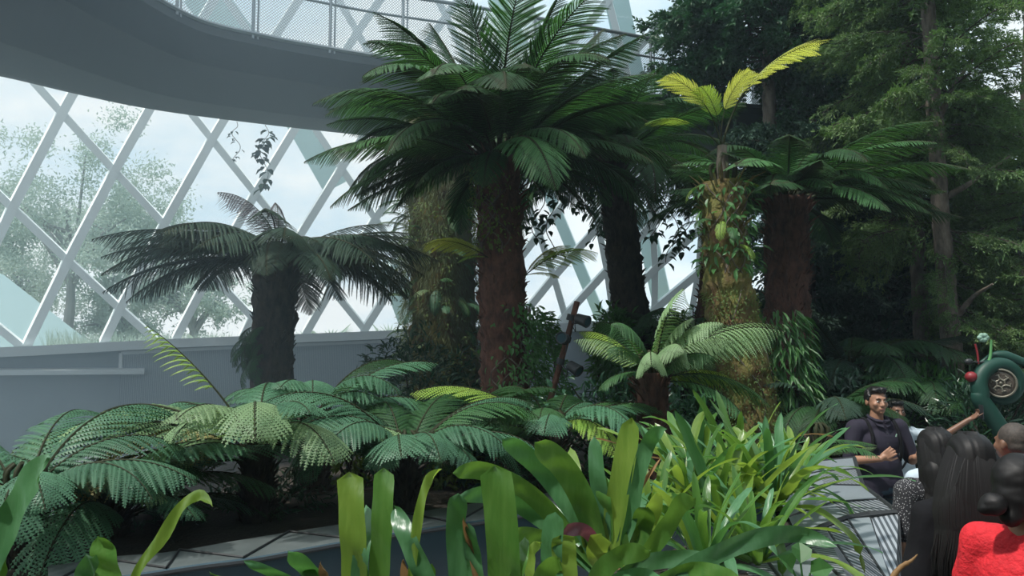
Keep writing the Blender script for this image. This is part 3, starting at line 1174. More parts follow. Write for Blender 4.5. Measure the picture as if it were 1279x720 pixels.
BL, PA = 'fern_blue', 'fern_pale'
cr = [(-100, 38, 1.15, 'arch', BL), (-70, 35, 1.0, 'hook', BL), (-135, 42, 1.05, 'hook', BL), (160, 48, .95, 'hook', BL), (100, 42, 1.15, 'hook', BL), (60, 45, 1.1, 'arch', BL),
      (125, 42, .95, 'hook', BL), (20, 50, 1.0, 'arch', D_), (-20, 50, 1.0, 'arch', D_), (80, 55, 1.1, 'hook', M_), (-160, 50, 1.0, 'hook', BL), (-115, 55, 1.2, 'hook', BL), (185, 40, .7, 'hook', BL)]
low_fern('short tree fern with arching blue-green fronds behind the grey planter rim', 506, 572, 5.9, .11, cr, seed=6)
cr = [(-78, 32, 1.6, 'flat', PA), (-95, 24, 1.75, 'flat', BL), (-110, 30, 1.5, 'flat', PA), (-125, 12, 1.3, 'flat', 'fern_brown'), (-60, 38, 1.3, 'flat', BL), (60, 50, 1.0, 'hook', BL), (95, 46, 1.0, 'hook', BL),
      (165, 46, 1.2, 'hook', PA), (140, 42, 1.15, 'hook', PA), (200, 48, .95, 'hook', PA), (-150, 34, .9, 'hook', PA), (10, 60, 1.1, 'hook', BL), (-15, 62, 1.0, 'hook', BL), (-140, 18, 1.1, 'arch', M_), (-88, 10, 1.4, 'arch', D_), (-100, 0, 1.2, 'arch', D_)]
f2 = low_fern('sprawling pale green fern with one brown frond below the umbrella-crowned tree fern', 322, 560, 5.6, .10, cr, seed=7)
o = frond(f2, -80, 52, 1.08, 'young', 'fern_lime', 0, at(308, 540, 5.6) - Vector(f2.location))
o['label'] = 'young half-open frond with curled tips'
cr = [(-80, 50, 1.1, 'hook', BL), (-55, 52, 1.2, 'hook', BL), (70, 48, .95, 'hook', BL), (110, 44, 1.0, 'hook', BL), (20, 58, 1.2, 'hook', BL), (150, 45, .9, 'hook', BL), (-20, 50, 1.2, 'arch', BL), (190, 40, .8, 'hook', PA), (90, 20, .8, 'arch', PA), (60, 30, 1.0, 'arch', D_)]
low_fern('fern cut by the left edge of the picture', 30, 622, 4.6, .10, cr, seed=8)
cr = [(-90, 48, 1.1, 'arch', BL), (75, 45, 1.25, 'arch', BL), (50, 50, 1.3, 'arch', BL), (110, 46, 1.1, 'arch', BL), (-30, 50, 1.2, 'hook', BL), (150, 50, 1.0, 'hook', BL), (-130, 50, .9, 'hook', BL), (85, 28, 1.1, 'arch', D_), (200, 50, .9, 'hook', BL), (60, 20, 1.2, 'arch', D_)]
low_fern('blue-green fern low at the left, between the left edge and the sprawling pale fern', 138, 640, 5.2, .09, cr, seed=9)
cr = [(85, 52, 1.15, 'arch', BL), (-85, 55, .9, 'hook', BL), (120, 50, 1.0, 'hook', BL), (30, 50, 1.1, 'hook', BL), (-40, 58, .9, 'hook', BL), (170, 48, .9, 'hook', BL), (60, 58, 1.1, 'hook', D_), (210, 45, .8, 'hook', BL), (100, 34, 1.1, 'arch', BL)]
low_fern('dark blue-green fern growing at the foot of the umbrella-crowned tree fern', 392, 520, 6.9, .12, cr, seed=10)
cr = [(-95, 42, 1.25, 'arch', 'fern_lime'), (-70, 46, 1.2, 'arch', M_), (85, 38, 1.0, 'arch', M_), (60, 40, 1.1, 'hook', M_), (-130, 44, 1.05, 'hook', BL), (180, 48, .95, 'hook', BL), (140, 40, 1.0, 'hook', BL), (110, 40, 1.0, 'hook', M_), (20, 50, 1.0, 'hook', D_), (-30, 52, 1.0, 'hook', D_), (-110, 30, 1.1, 'arch', BL), (-150, 30, .9, 'arch', D_)]
low_fern('fern with one bright green frond in front of the central trunk', 690, 542, 6.8, .10, cr, seed=11)
cr = [(-95, 50, .72, 'feather', 'fern_pale'), (-60, 56, .78, 'feather', 'fern_lime'), (85, 48, 1.25, 'feather', 'fern_pale'), (110, 44, 1.15, 'feather', 'fern_pale'), (60, 55, 1.1, 'feather', 'fern_mid'), (150, 50, .95, 'feather', 'fern_pale'),
      (168, 72, 1.0, 'feather', 'fern_pale'), (215, 50, .85, 'feather', 'fern_mid'), (-130, 42, .6, 'feather', 'fern_mid'), (20, 50, 1.1, 'feather', M_), (-25, 55, 1.1, 'feather', M_), (95, 12, 1.0, 'arch', M_), (125, 5, .9, 'arch', M_), (-110, 8, .5, 'arch', M_), (160, 66, .8, 'feather', 'fern_pale')]
low_fern('fern with pale weeping feathery fronds on a stubby brown trunk between the two leaning trunks', 815, 466, 7.0, .13, cr, 'trunk_red', seed=12)
cr = ring_crown(12, (15, 50), 1.25, ['arch', 'hook'], [D_], 44)
low_fern('dark fern low behind the pale weeping one, left of the mossy trunk', 858, 425, 10.0, .12, cr, seed=13)
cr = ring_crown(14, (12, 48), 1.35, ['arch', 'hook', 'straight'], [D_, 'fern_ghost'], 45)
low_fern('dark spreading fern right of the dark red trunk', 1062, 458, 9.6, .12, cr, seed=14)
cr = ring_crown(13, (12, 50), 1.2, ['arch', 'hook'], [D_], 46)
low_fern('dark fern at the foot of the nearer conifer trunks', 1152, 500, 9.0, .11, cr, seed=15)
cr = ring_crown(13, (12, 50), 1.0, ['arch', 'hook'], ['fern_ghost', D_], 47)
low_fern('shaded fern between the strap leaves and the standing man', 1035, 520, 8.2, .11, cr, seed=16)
cr = ring_crown(11, (18, 55), .95, ['arch', 'hook'], [D_, M_], 48)
low_fern('green fern in the gap between the blue-green fern and the central trunk', 600, 545, 7.4, .10, cr, seed=17)
cr = [(-100, 35, .62, 'arch', M_), (-60, 40, .6, 'arch', M_), (95, 18, .42, 'straight', 'fern_pale'), (70, 30, .42, 'arch', M_), (140, 30, .5, 'arch', M_), (20, 40, .42, 'arch', M_), (115, 5, .4, 'straight', M_)]
low_fern('small fern beside the cladding at the standing man\'s elbow', 1022, 560, 6.3, .04, cr, zb=.85, seed=18)
# single yellow-green fronds reaching out between the trunks
r_ = empty('fern', at(610, 322, 8.3), 'yellow-green fern frond reaching left from the central trunk', 'fern', 'small ferns on trunks')
frond(r_, -108, 30, .80, 'broad', 'fern_yellow', 25)
frond(r_, -120, 10, .4, 'arch', 'fern_lime', 0)
r_ = empty('fern', at(655, 345, 8.2), 'yellow-green fern spray right of the central trunk against the glass', 'fern', 'small ferns on trunks')
frond(r_, 95, 58, .60, 'broad', 'fern_yellow', -20)
frond(r_, 100, 40, .85, 'broad', 'fern_lime', -25)
frond(r_, 60, 20, .45, 'flat', 'fern_yellow', 0)


# ------------------------------------------------------------------ overgrown column and vines
def rand_unit(n, rnd):
    v = rnd.normal(size=(n, 3))
    return v / np.linalg.norm(v, axis=1, keepdims=True)


def on_tube(P, R, n, rnd, t0=0.0, t1=1.0, spread=1.0, az=None):
    """random points on the outside of a vertical tube, with outward normals"""
    P = np.array([tuple(p) for p in P])
    t = rnd.uniform(t0, t1, n) * (len(P) - 1)
    i = np.minimum(t.astype(int), len(P) - 2)
    c = P[i] + (P[i + 1] - P[i]) * (t - i)[:, None]
    a = rnd.uniform(0, 2 * PI, n) if az is None else rnd.normal(az, spread, n)
    r = np.interp(t / (len(P) - 1), np.linspace(0, 1, len(R)), R)
    o = np.stack([np.sin(a), np.cos(a), np.zeros(n)], 1)
    return c + o * r[:, None], o


def climber(label, P, R, n, size, m, seed, t0=0, t1=1, az=None, spread=.8, hang=.6, lift=.05, cat='climbing plant', group=None, round_=True, ratio=.5):
    rnd = np.random.RandomState(seed)
    base = Vector(P[0])
    Pl = [Vector(p) - base for p in P]
    p, o = on_tube(Pl, R, n, rnd, t0, t1, spread, az)
    p = p + o * rnd.uniform(0, lift, (n, 1))
    d = o * rnd.uniform(.3, 1.0, (n, 1)) + rand_unit(n, rnd) * .6 + np.array([0, 0, -hang])
    mb = MB()
    mb.leaves(p, d, o + rand_unit(n, rnd) * .5 + np.array([0, 0, .6]), size * rnd.uniform(.6, 1.25, n), size * ratio * rnd.uniform(.7, 1.2, n), round_=round_)
    ob = empty('climbing_plant', base, label, cat, group)
    mb.build('foliage', M[m], ob)
    # stems along the tube
    st = MB()
    for k in range(5):
        a = (az if az is not None else rnd.uniform(0, 6.28)) + rnd.normal(0, spread * .5)
        pts = []
        for j in range(12):
            t = t0 + (t1 - t0) * j / 11
            q = t * (len(Pl) - 1)
            i = min(int(q), len(Pl) - 2)
            c = Pl[i].lerp(Pl[i + 1], q - i)
            r = float(np.interp(t, np.linspace(0, 1, len(R)), R)) + .012
            aa = a + .4 * math.sin(j * .9 + k)
            pts.append(c + Vector((math.sin(aa) * r, math.cos(aa) * r, 0)))
        st.tube(curve3(pts, 30), .006, 4)
    st.build('stem', M['bark'], ob)
    return ob


def build_column():
    top, bot = at(547, 150, 11.2), at(560, 600, 11.2)
    bot.z = .7
    root = empty('planted_column', bot, 'pale overgrown column covered in hanging moss and small ferns, left of the central trunk', 'column')
    P = [Vector((0, 0, 0)), (top - bot) * .5 + Vector((-.02, 0, 0)), top - bot]
    R = [.50, .44, .40]
    mb = MB()
    mb.tube(curve3(P, 60), list(np.interp(np.linspace(0, 1, 60), [0, .5, 1], R)), 28, wob=.25, seed=9)
    mb.build('shaft', M['trunk_moss'], root, smooth=True)
    rnd = np.random.RandomState(5)
    n = 17000
    p, o = on_tube(curve3(P, 30), [r * 1.0 for r in R], n, rnd)
    clump = np.array([noise.noise(Vector(tuple(q * 3.3))) for q in p])
    p = p + o * (.05 + .16 * np.maximum(0, clump + .15))[:, None]
    d = o * .35 + rand_unit(n, rnd) * .45 + np.array([0, 0, -1.0])
    mb = MB()
    mb.leaves(p, d, o, rnd.uniform(.05, .17, n), rnd.uniform(.007, .016, n), fold=.1)
    mb.build('hanging_moss', M['hanging'], root)
    n = 9000
    p, o = on_tube(curve3(P, 30), R, n, rnd)
    clump = np.array([noise.noise(Vector(tuple(q * 2.3 + 5))) for q in p])
    k = clump > -.12
    p, o = p[k] + o[k] * rnd.uniform(.05, .20, (k.sum(), 1)), o[k]
    mb = MB()
    mb.leaves(p, o + rand_unit(len(p), rnd) * .8 + np.array([0, 0, -.4]), o + np.array([0, 0, 1]), rnd.uniform(.04, .09, len(p)), rnd.uniform(.015, .035, len(p)))
    mb.build('foliage', M['moss'], root)
    random.seed(3)
    for k in range(98):
        t = random.uniform(.02, .98)
        a = random.choice((random.uniform(75, 140), random.uniform(220, 285), random.uniform(90, 270)))
        c = Vector(P[0]).lerp(Vector(P[2]), t)
        r = np.interp(t, [0, .5, 1], R)
        frond(root, a, random.uniform(-30, 45), random.uniform(.28, .55), random.choice(('hook', 'arch')), random.choice(('fern_blue', 'fern_mid', 'fern_mid', 'fern_pale')), 0,
              c + Vector((math.sin(rad(a)) * r, math.cos(rad(a)) * r, 0)))


build_column()

# creepers on the central trunk
A_, B_ = at(636, 560, 8.5), at(622, 215, 8.5)
Pc = [A_, at(628, 400, 8.5), B_]
climber('glossy creeper with rounded leaves climbing the right side of the central trunk', Pc, [.30, .29, .26], 420, .075, 'broad_mid', 61, .25, .55, az=2.0, spread=.55, lift=.16, group='creepers on trunks')
climber('sparse small leaved creeper high on the left face of the central trunk', Pc, [.29, .27, .25], 420, .05, 'moss', 62, .72, 1.0, az=3.7, spread=.6, lift=.08, group='creepers on trunks')
climber('thin green creeper low on the front of the central trunk', Pc, [.29, .28, .25], 200, .07, 'broad_mid', 63, .02, .35, az=2.9, spread=.5, lift=.05, group='creepers on trunks', ratio=.3)
# mossy trunk
Pm = [at(955, 580, 8.0), at(912, 380, 8.0), at(903, 232, 8.0)]
climber('moss and small ferns low on the leaning mossy trunk', Pm, [.27, .23, .2], 2600, .035, 'moss', 64, 0, .55, lift=.05, group='creepers on trunks')
climber('lobed leaf creeper round the top of the leaning mossy trunk', Pm, [.26, .23, .21], 170, .11, 'broad_mid', 65, .62, 1.0, az=PI, spread=1.4, lift=.1, group='creepers on trunks', ratio=.4)
# dense leafy plants beside trunks
Pb = [at(955, 500, 7.9), at(948, 400, 7.9)]
o = climber('drooping long leaved plant hanging between the mossy trunk and the dark red trunk', [at(972, 500, 8.3), at(965, 388, 8.3)], [.30, .22], 520, .20, 'broad_mid', 66, 0, 1, az=2.7, spread=1.0, hang=1.0, lift=.10, ratio=.16)
Pd = [at(655, 520, 9.4), at(665, 380, 9.4)]
climber('dark green leafy bush behind the foot of the central trunk', [at(668, 540, 9.6), at(660, 392, 9.6)], [.45, .16], 2600, .10, 'broad_mid', 67, 0, 1, hang=.3, lift=.15, ratio=.28)


# hanging vines -----------------------------------------------------------
def hanging_vine(label, top, length, n, size, m, seed, sway=.08, group='hanging vines'):
    rnd = np.random.RandomState(seed)
    top = Vector(top)
    pts = [Vector((sway * math.sin(k * 1.1 + seed), sway * .6 * math.cos(k * .9), -length * k / 8)) for k in range(9)]
    pts[0] = Vector((0, 0, 0))
    cv = curve3(pts, 50)
    root = empty('hanging_vine', top, label, 'vine', group)
    mb = MB()
    mb.tube(cv, .006, 5)
    mb.build('stem', M['bark'], root)
    idx = np.sort(rnd.randint(4, 50, n))
    P = np.array([tuple(cv[min(49, i)]) for i in idx])
    a = rnd.uniform(0, 2 * PI, n)
    o = np.stack([np.sin(a), np.cos(a), rnd.uniform(-.9, -.2, n)], 1)
    lv = MB()
    P = P + o * .03
    lv.leaves(P, o, np.stack([np.sin(a), np.cos(a), np.ones(n)], 1), size * rnd.uniform(.7, 1.2, n), size * .62 * rnd.uniform(.8, 1.1, n), round_=True)
    lv.build('foliage', M[m], root)
    return root


hanging_vine('leafy vine hanging from the walkway above the umbrella-crowned tree fern', at(331, 156, 15.3), 1.25, 46, .19, 'fern_ghost', 1)
hanging_vine('thin bare vine hanging from the walkway left of the leafy one', at(296, 152, 15.2), .75, 14, .09, 'fern_ghost', 2)
for k, (x, y, L, lb) in enumerate(((672, 208, .9, 'vine strand hanging nearest the central trunk'), (690, 205, 1.1, 'long vine strand hanging midway between the two dark trunks'), (716, 212, .55, 'short vine strand hanging midway between the two dark trunks'),
                                  (738, 205, .95, 'vine strand hanging just left of the slanting dark trunk'), (815, 222, .75, 'vine strand hanging just right of the slanting dark trunk'), (838, 226, 1.0, 'vine strand hanging before the glass left of the mossy trunk'),
                                  (856, 232, .8, 'vine strand hanging closest to the mossy trunk'))):
    hanging_vine(lb, at(x, y, 9.6), L, int(34 * L) + 8, .12, 'broad_dark', 10 + k)

# ------------------------------------------------------------------ spotlight pole
def build_pole():
    a, b = at(690, 490, 8.0), at(721, 377, 8.0)
    d = (b - a).normalized()
    base = a - d * 1.3
    root = empty('spotlight_pole', base, 'slanting brown pole with black garden spotlights right of the central trunk', 'pole')
    mb = MB()
    mb.tube([Vector((0, 0, 0)), b - base], .030, 12)
    mb.build('pole', M['trunk_red'], root, smooth=True)
    black = M['clad_dark']
    for k, (px, py, fx, fy, tilt, lb) in enumerate(((713, 397, 727, 400, (.6, -.5, -.25), 'topmost black spotlight, clamped to the slanting pole'),
                                                   (708, 424, 704, 423, (-.35, -.9, .05), 'middle black spotlight, on the left side of the slanting pole'),
                                                   (700, 452, 717, 460, (.7, -.6, -.5), 'lowest black spotlight on the slanting pole, pointing down to the right'))):
        c = at(fx, fy, 7.85)
        j = at(px, py, 8.0)
        s = empty('spotlight', c, lb, 'spotlight', 'spotlights on the slanting pole')
        t = Vector(tilt).normalized()
        hb = MB()
        hb.tube([-t * .075, -t * .06, t * .02, t * .065], [.022, .05, .056, .062], 20)
        hb.build('housing', black, s, smooth=False)
        rb_ = MB()
        x = t.orthogonal().normalized()
        y = t.cross(x)
        rb_.tube([t * .066 + (x * math.cos(u) + y * math.sin(u)) * .054 for u in np.linspace(0, 2 * PI, 20)], .009, 6)
        rb_.build('bezel', black, s)
        ln = MB()
        ln.tube([t * .062, t * .068], [.05, .05], 20)
        ln.build('lens', M['navy'], s)
        br = MB()
        br.tube(curve3([j - c, (j - c) * .6 + Vector((0, 0, -.05)), x * .06, ], 8), .009, 6)
        br.tube([j - c - d * .03, j - c + d * .03], .042, 12)
        br.build('bracket', black, s)
        cb = MB()
        cb.tube(curve3([-t * .07, -t * .09 + Vector((0, 0, -.07)), (j - c) * .6 + Vector((0, 0, -.13)), j - c + Vector((0, 0, -.05))], 16), .005, 5)
        cb.build('cable', black, s)


build_pole()

# ------------------------------------------------------------------ conifers
def bough_mesh(seed, L=1.0, needles=.035, width=.5, hang=.15, m='needle_dark', twigs=26, dens=24, nw=.011):
    rnd = np.random.RandomState(seed)
    mb = MB()
    pts = [Vector((0, 0, 0))]
    d = Vector((0, 1, 0))
    for k in range(12):
        d = (d + Vector((rnd.uniform(-.12, .12), 0, rnd.uniform(-.10, .06) - hang * .12))).normalized()
        pts.append(pts[-1] + d * L / 12)
    mb.tube(pts, list(np.linspace(.012, .003, 13)), 5, m=1)
    P, D, N = [], [], []
    for k in range(twigs):
        s = .15 + .85 * (k + rnd.rand()) / twigs
        i = min(int(s * 12), 11)
        q = pts[i].lerp(pts[i + 1], s * 12 - i)
        sd = -1 if k % 2 else 1
        tl = width * (1 - s * .65) * rnd.uniform(.5, 1.1) * L
        dr = Vector((sd * rnd.uniform(.6, 1), rnd.uniform(.4, .9), rnd.uniform(-.35, .30))).normalized()
        tp = [q]
        for j in range(6):
            dr = (dr + Vector((rnd.uniform(-.2, .2), rnd.uniform(-.1, .2), rnd.uniform(-.2, .12) - hang * .3))).normalized()
            tp.append(tp[-1] + dr * tl / 6)
        mb.tube(tp, [.004, .0035, .003, .003, .002, .002, .001], 3, m=1, cap=False)
        # secondary twiglets carry the needles
        axes = [(tp, tl)]
        for j in range(2, 6):
            for s2 in (-1, 1):
                d2 = (dr + Vector((rnd.uniform(-1, 1), rnd.uniform(-.6, 1), rnd.uniform(-.5, .4)))).normalized()
                l2 = tl * rnd.uniform(.25, .5)
                axes.append(([tp[j], tp[j] + d2 * l2 * .5, tp[j] + d2 * l2 + Vector((0, 0, -l2 * .15))], l2))
        for ax, al in axes:
            nn = max(4, int(dens * al / .25))
            for _ in range(nn):
                u = rnd.rand() * (len(ax) - 1)
                i2 = min(int(u), len(ax) - 2)
                b = ax[i2].lerp(ax[i2 + 1], u - i2)
                t = (ax[i2 + 1] - ax[i2]).normalized()
                v = Vector(rnd.normal(size=3))
                P.append(tuple(b))
                D.append(tuple(t * .9 + v * .55))
                N.append(tuple(rnd.normal(size=3) * .6 + np.array([0, 0, 1.0])))
    n = len(P)
    mb.leaves(P, D, N, needles * rnd.uniform(.7, 1.3, n), nw * rnd.uniform(.8, 1.2, n), m=0)
    return mb.mesh('bough', [M[m], M['bark_dark']])


BOUGH = {}
for s in range(3):
    BOUGH['dark', s] = bough_mesh(100 + s, needles=.050, m='needle_dark', twigs=24, dens=22, nw=.020)
    BOUGH['mid', s] = bough_mesh(120 + s, needles=.045, m='needle_mid', twigs=22, dens=16, hang=.3, nw=.013)
    BOUGH['fine', s] = bough_mesh(140 + s, needles=.045, m='needle_mid', twigs=16, dens=10, hang=.5, nw=.010)
    BOUGH['shade', s] = bough_mesh(160 + s, needles=.060, m='fern_ghost', twigs=24, dens=18, nw=.024)  # deep grove shade is put into these boughs by a near-black leaf colour


def conifer(label, base, top, r0, r1, kind, boughs, seed, mid=None, bm='bark', extra=()):
    base, top = Vector(base), Vector(top)
    rnd = random.Random(seed)
    root = empty('conifer_tree', base, label, 'tree', 'conifers at the right')
    m_ = Vector(mid) - base if mid is not None else (top - base) * .5
    P = curve3([Vector((0, 0, 0)), m_, top - base], 50)
    trunk_mesh(root, [P[0], P[25], P[-1]], [r0, (r0 + r1) / 2, r1], M[bm], seed, fibres=False, wob=.14)
    for (t0, t1, n, Lr, el, azr) in boughs:
        for k in range(n):
            t = rnd.uniform(t0, t1)
            i = min(int(t * 49), 48)
            p = P[i].lerp(P[i + 1], t * 49 - i)
            az = rnd.uniform(*azr)
            L = rnd.uniform(*Lr)
            o = bpy.data.objects.new('bough', BOUGH[kind, rnd.randrange(3)])
            C.objects.link(o)
            o.parent = root
            o.location = p
            o.rotation_euler = (rad(rnd.uniform(*el)), rad(rnd.uniform(-40, 40)), rad(-az))
            o.scale = (L, L, L)
    for j, pl in enumerate(extra):
        bb = MB()
        q = [Vector(p) - base for p in pl]
        bb.tube(curve3(q, 20), list(np.linspace(.045, .012, 20)), 8, wob=.2)
        bb.build('branch', M[bm], root, smooth=True)
    return root


ALL = (0, 360)
b = at(966, 560, 13.0); b.z = .8
conifer('dark conifer with a bare trunk stretch behind the yellow-green young fronds', b, at(955, -150, 13.0), .13, .09, 'dark', [(.64, .80, 40, (1.3, 2.2), (-15, 25), ALL), (.80, 1.0, 44, (1.3, 2.2), (-25, 30), ALL)], 1, at(962, 200, 13.0))
b = at(1160, 560, 10.5); b.z = .8
conifer('conifer with the paler of the two bare trunks, standing behind the pointing man', b, at(1120, -160, 10.5), .115, .075, 'mid', [(.50, 1.0, 84, (.9, 1.6), (-25, 30), ALL), (.28, .48, 8, (.7, 1.1), (-30, 5), (60, 300))], 2, at(1145, 300, 10.5))
b = at(1200, 560, 9.5); b.z = .8
conifer('conifer with the nearer forked trunk right of the paler trunk', b, at(1150, -150, 9.5), .125, .07, 'mid', [(.58, 1.0, 74, (.8, 1.4), (-20, 35), ALL), (.30, .56, 14, (.8, 1.2), (-25, 10), (20, 200))], 3, at(1176, 280, 9.5),
        extra=[[at(1180, 247, 9.5), at(1200, 236, 9.4), at(1222, 222, 9.3), at(1262, 195, 9.0)], [at(1172, 150, 9.5), at(1190, 110, 9.3), at(1215, 75, 9.0)], [at(1192, 400, 9.5), at(1215, 372, 9.3), at(1240, 355, 9.0)]])
b = at(1060, 560, 13.5); b.z = .8
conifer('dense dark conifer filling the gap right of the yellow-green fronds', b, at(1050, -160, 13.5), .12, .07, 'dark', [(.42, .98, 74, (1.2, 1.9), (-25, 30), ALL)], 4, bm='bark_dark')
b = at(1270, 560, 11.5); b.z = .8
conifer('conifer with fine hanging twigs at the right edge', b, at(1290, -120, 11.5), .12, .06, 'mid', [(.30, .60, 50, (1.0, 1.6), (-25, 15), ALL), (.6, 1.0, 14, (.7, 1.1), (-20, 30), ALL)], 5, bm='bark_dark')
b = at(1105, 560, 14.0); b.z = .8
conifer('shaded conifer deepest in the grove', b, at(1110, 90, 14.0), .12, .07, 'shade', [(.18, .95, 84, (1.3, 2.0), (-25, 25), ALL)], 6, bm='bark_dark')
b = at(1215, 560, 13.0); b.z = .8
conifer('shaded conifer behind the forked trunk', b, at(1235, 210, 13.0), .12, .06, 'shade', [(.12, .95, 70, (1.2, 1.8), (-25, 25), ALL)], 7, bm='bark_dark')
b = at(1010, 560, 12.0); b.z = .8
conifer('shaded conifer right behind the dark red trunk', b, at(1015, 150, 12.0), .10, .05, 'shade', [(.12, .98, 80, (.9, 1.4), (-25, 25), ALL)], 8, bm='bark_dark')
b = at(886, 560, 9.6); b.z = .8
mb = MB()


# thin dark trunk behind the mossy one
tr = empty('bare_trunk', b, 'slender bare reddish trunk half hidden behind the mossy trunk', 'trunk')
trunk_mesh(tr, [Vector((0, 0, 0)), at(885, 420, 9.6) - b, at(893, 250, 9.6) - b], [.15, .15, .10], M['trunk_red'], 41, wob=.25)


# ------------------------------------------------------------------ shrubs
def shrub(label, c, r, n, leaf, ratio, m, seed, group='shrubs under the conifers', hang=0.0, round_=True, name='shrub', cat='shrub', zb=.72, shell=.55):
    rnd = np.random.RandomState(seed)
    c = Vector(c)
    base = Vector((c.x, c.y, zb))
    root = empty(name, base, label, cat, group)
    u = rand_unit(n, rnd)
    rr = rnd.uniform(shell, 1.0, (n, 1))
    lump = np.array([1 + .28 * noise.noise(Vector(tuple(q * 2.2 + seed))) for q in u])[:, None]
    P = u * rr * lump * np.array(r) + np.array(tuple(c - base))
    k = P[:, 2] > .02
    P, u = P[k], u[k]
    n = len(P)
    D = u * .8 + rand_unit(n, rnd) * .7 + np.array([0, 0, -hang])
    mb = MB()
    mb.leaves(P, D, u + np.array([0, 0, .9]) + rand_unit(n, rnd) * .4, leaf * rnd.uniform(.6, 1.2, n), leaf * ratio * rnd.uniform(.7, 1.2, n), round_=round_)
    mb.build('foliage', M[m], root)
    st = MB()
    for _ in range(14):
        q = Vector(P[rnd.randint(n)])
        st.tube(curve3([Vector((rnd.uniform(-.08, .08), rnd.uniform(-.08, .08), -.05)), q * .5 + Vector((0, 0, q.z * .1)), q], 10), list(np.linspace(.022, .006, 10)), 5)
    st.build('stem', M['bark_dark'], root)
    return root


SH = [('large leaved dark climber mound behind the dark red trunk', at(1020, 330, 12.6), (.8, .6, 1.5), 2600, .20, .5, 'broad_dark', .8),
      ('tall dark leafy shrub behind the conifer trunks', at(1120, 420, 13.2), (1.4, .8, 1.7), 4200, .18, .45, 'broad_dark', .5),
      ('tall dark leafy shrub behind the curled sculpture', at(1230, 400, 12.2), (1.2, .8, 1.8), 4200, .17, .4, 'broad_dark', .5),
      ('dark shrub filling the right edge behind the sculpture', at(1330, 380, 11.0), (1.1, .8, 2.2), 4200, .17, .4, 'broad_dark', .5),
      ('dark leafy shrub below the small dark fern, left of the mossy trunk', at(862, 480, 9.8), (.6, .5, .9), 1800, .14, .4, 'broad_mid', .3),
      ('leafy bush by the glass just right of the slanting pole', at(768, 445, 9.8), (.30, .35, .60), 1300, .13, .36, 'broad_mid', .3),
      ('dark undergrowth behind the standing man', at(1060, 560, 8.7), (.8, .5, .85), 2600, .13, .3, 'broad_dark', .2),
      ('undergrowth with narrow upright leaves behind the pointing man', at(1160, 540, 8.8), (.75, .45, .75), 2600, .16, .16, 'broad_mid', -.3),
      ('undergrowth with narrow leaves below the curled sculpture', at(1235, 560, 8.0), (.55, .4, .75), 2200, .15, .16, 'broad_dark', -.2),
      ('shaded undergrowth below the spreading dark fern', at(1000, 520, 9.6), (.9, .5, .95), 2600, .14, .35, 'broad_dark', .3),
      ('dark ground cover under the short tree fern', at(575, 600, 7.2), (.9, .6, .55), 2000, .10, .4, 'broad_dark', .2),
      ('dark ground cover under the pale weeping fern', at(780, 560, 7.6), (1.1, .5, .65), 2400, .10, .4, 'broad_dark', .2),
      ('yellowish leafy ground plant left of the short black trunk', at(440, 575, 7.4), (.45, .4, .4), 900, .09, .35, 'moss', .2),
      ('yellowish leafy ground plant right of the short black trunk', at(556, 590, 6.9), (.30, .3, .45), 1300, .07, .4, 'moss', .2),
      ('dark shrub beneath the sprawling pale fern', at(330, 640, 6.1), (.5, .4, .35), 1000, .10, .25, 'broad_dark', .4),
      ('dark shrub beneath the leftmost ferns', at(90, 655, 5.6), (.9, .4, .35), 1800, .10, .25, 'broad_dark', .4),
      ('dark leafy mound at the foot of the overgrown column', at(520, 500, 9.6), (.8, .5, .8), 2400, .12, .3, 'broad_dark', .2)]
for i, (lb, c, r, n, lf, ra, m, hg) in enumerate(SH):
    shrub(lb, c, r, n, lf, ra, m, 200 + i, hang=hg)

# needle sprays low at the right, over the sculpture
rnd_ = random.Random(4)
sp = empty('conifer_sapling', at(1290, 560, 9.6) * 1.0, 'young conifer with soft light green sprays above the curled sculpture', 'tree', 'conifers at the right')
bs = Vector(sp.location)
mb = MB()
tp = at(1300, 215, 9.6) - bs
mb.tube(curve3([Vector((0, 0, 0)), tp * .5 + Vector((.05, 0, 0)), tp], 20), list(np.linspace(.05, .015, 20)), 8)
mb.build('trunk', M['bark_dark'], sp)
for k in range(44):
    t = rnd_.uniform(.30, 1.0)
    o = bpy.data.objects.new('bough', BOUGH['mid', k % 3])
    C.objects.link(o)
    o.parent = sp
    o.location = tp * t
    o.rotation_euler = (rad(rnd_.uniform(-20, 15)), rad(rnd_.uniform(-30, 30)), rad(-rnd_.uniform(190, 350)))
    L = rnd_.uniform(.7, 1.15)
    o.scale = (L, L, L)

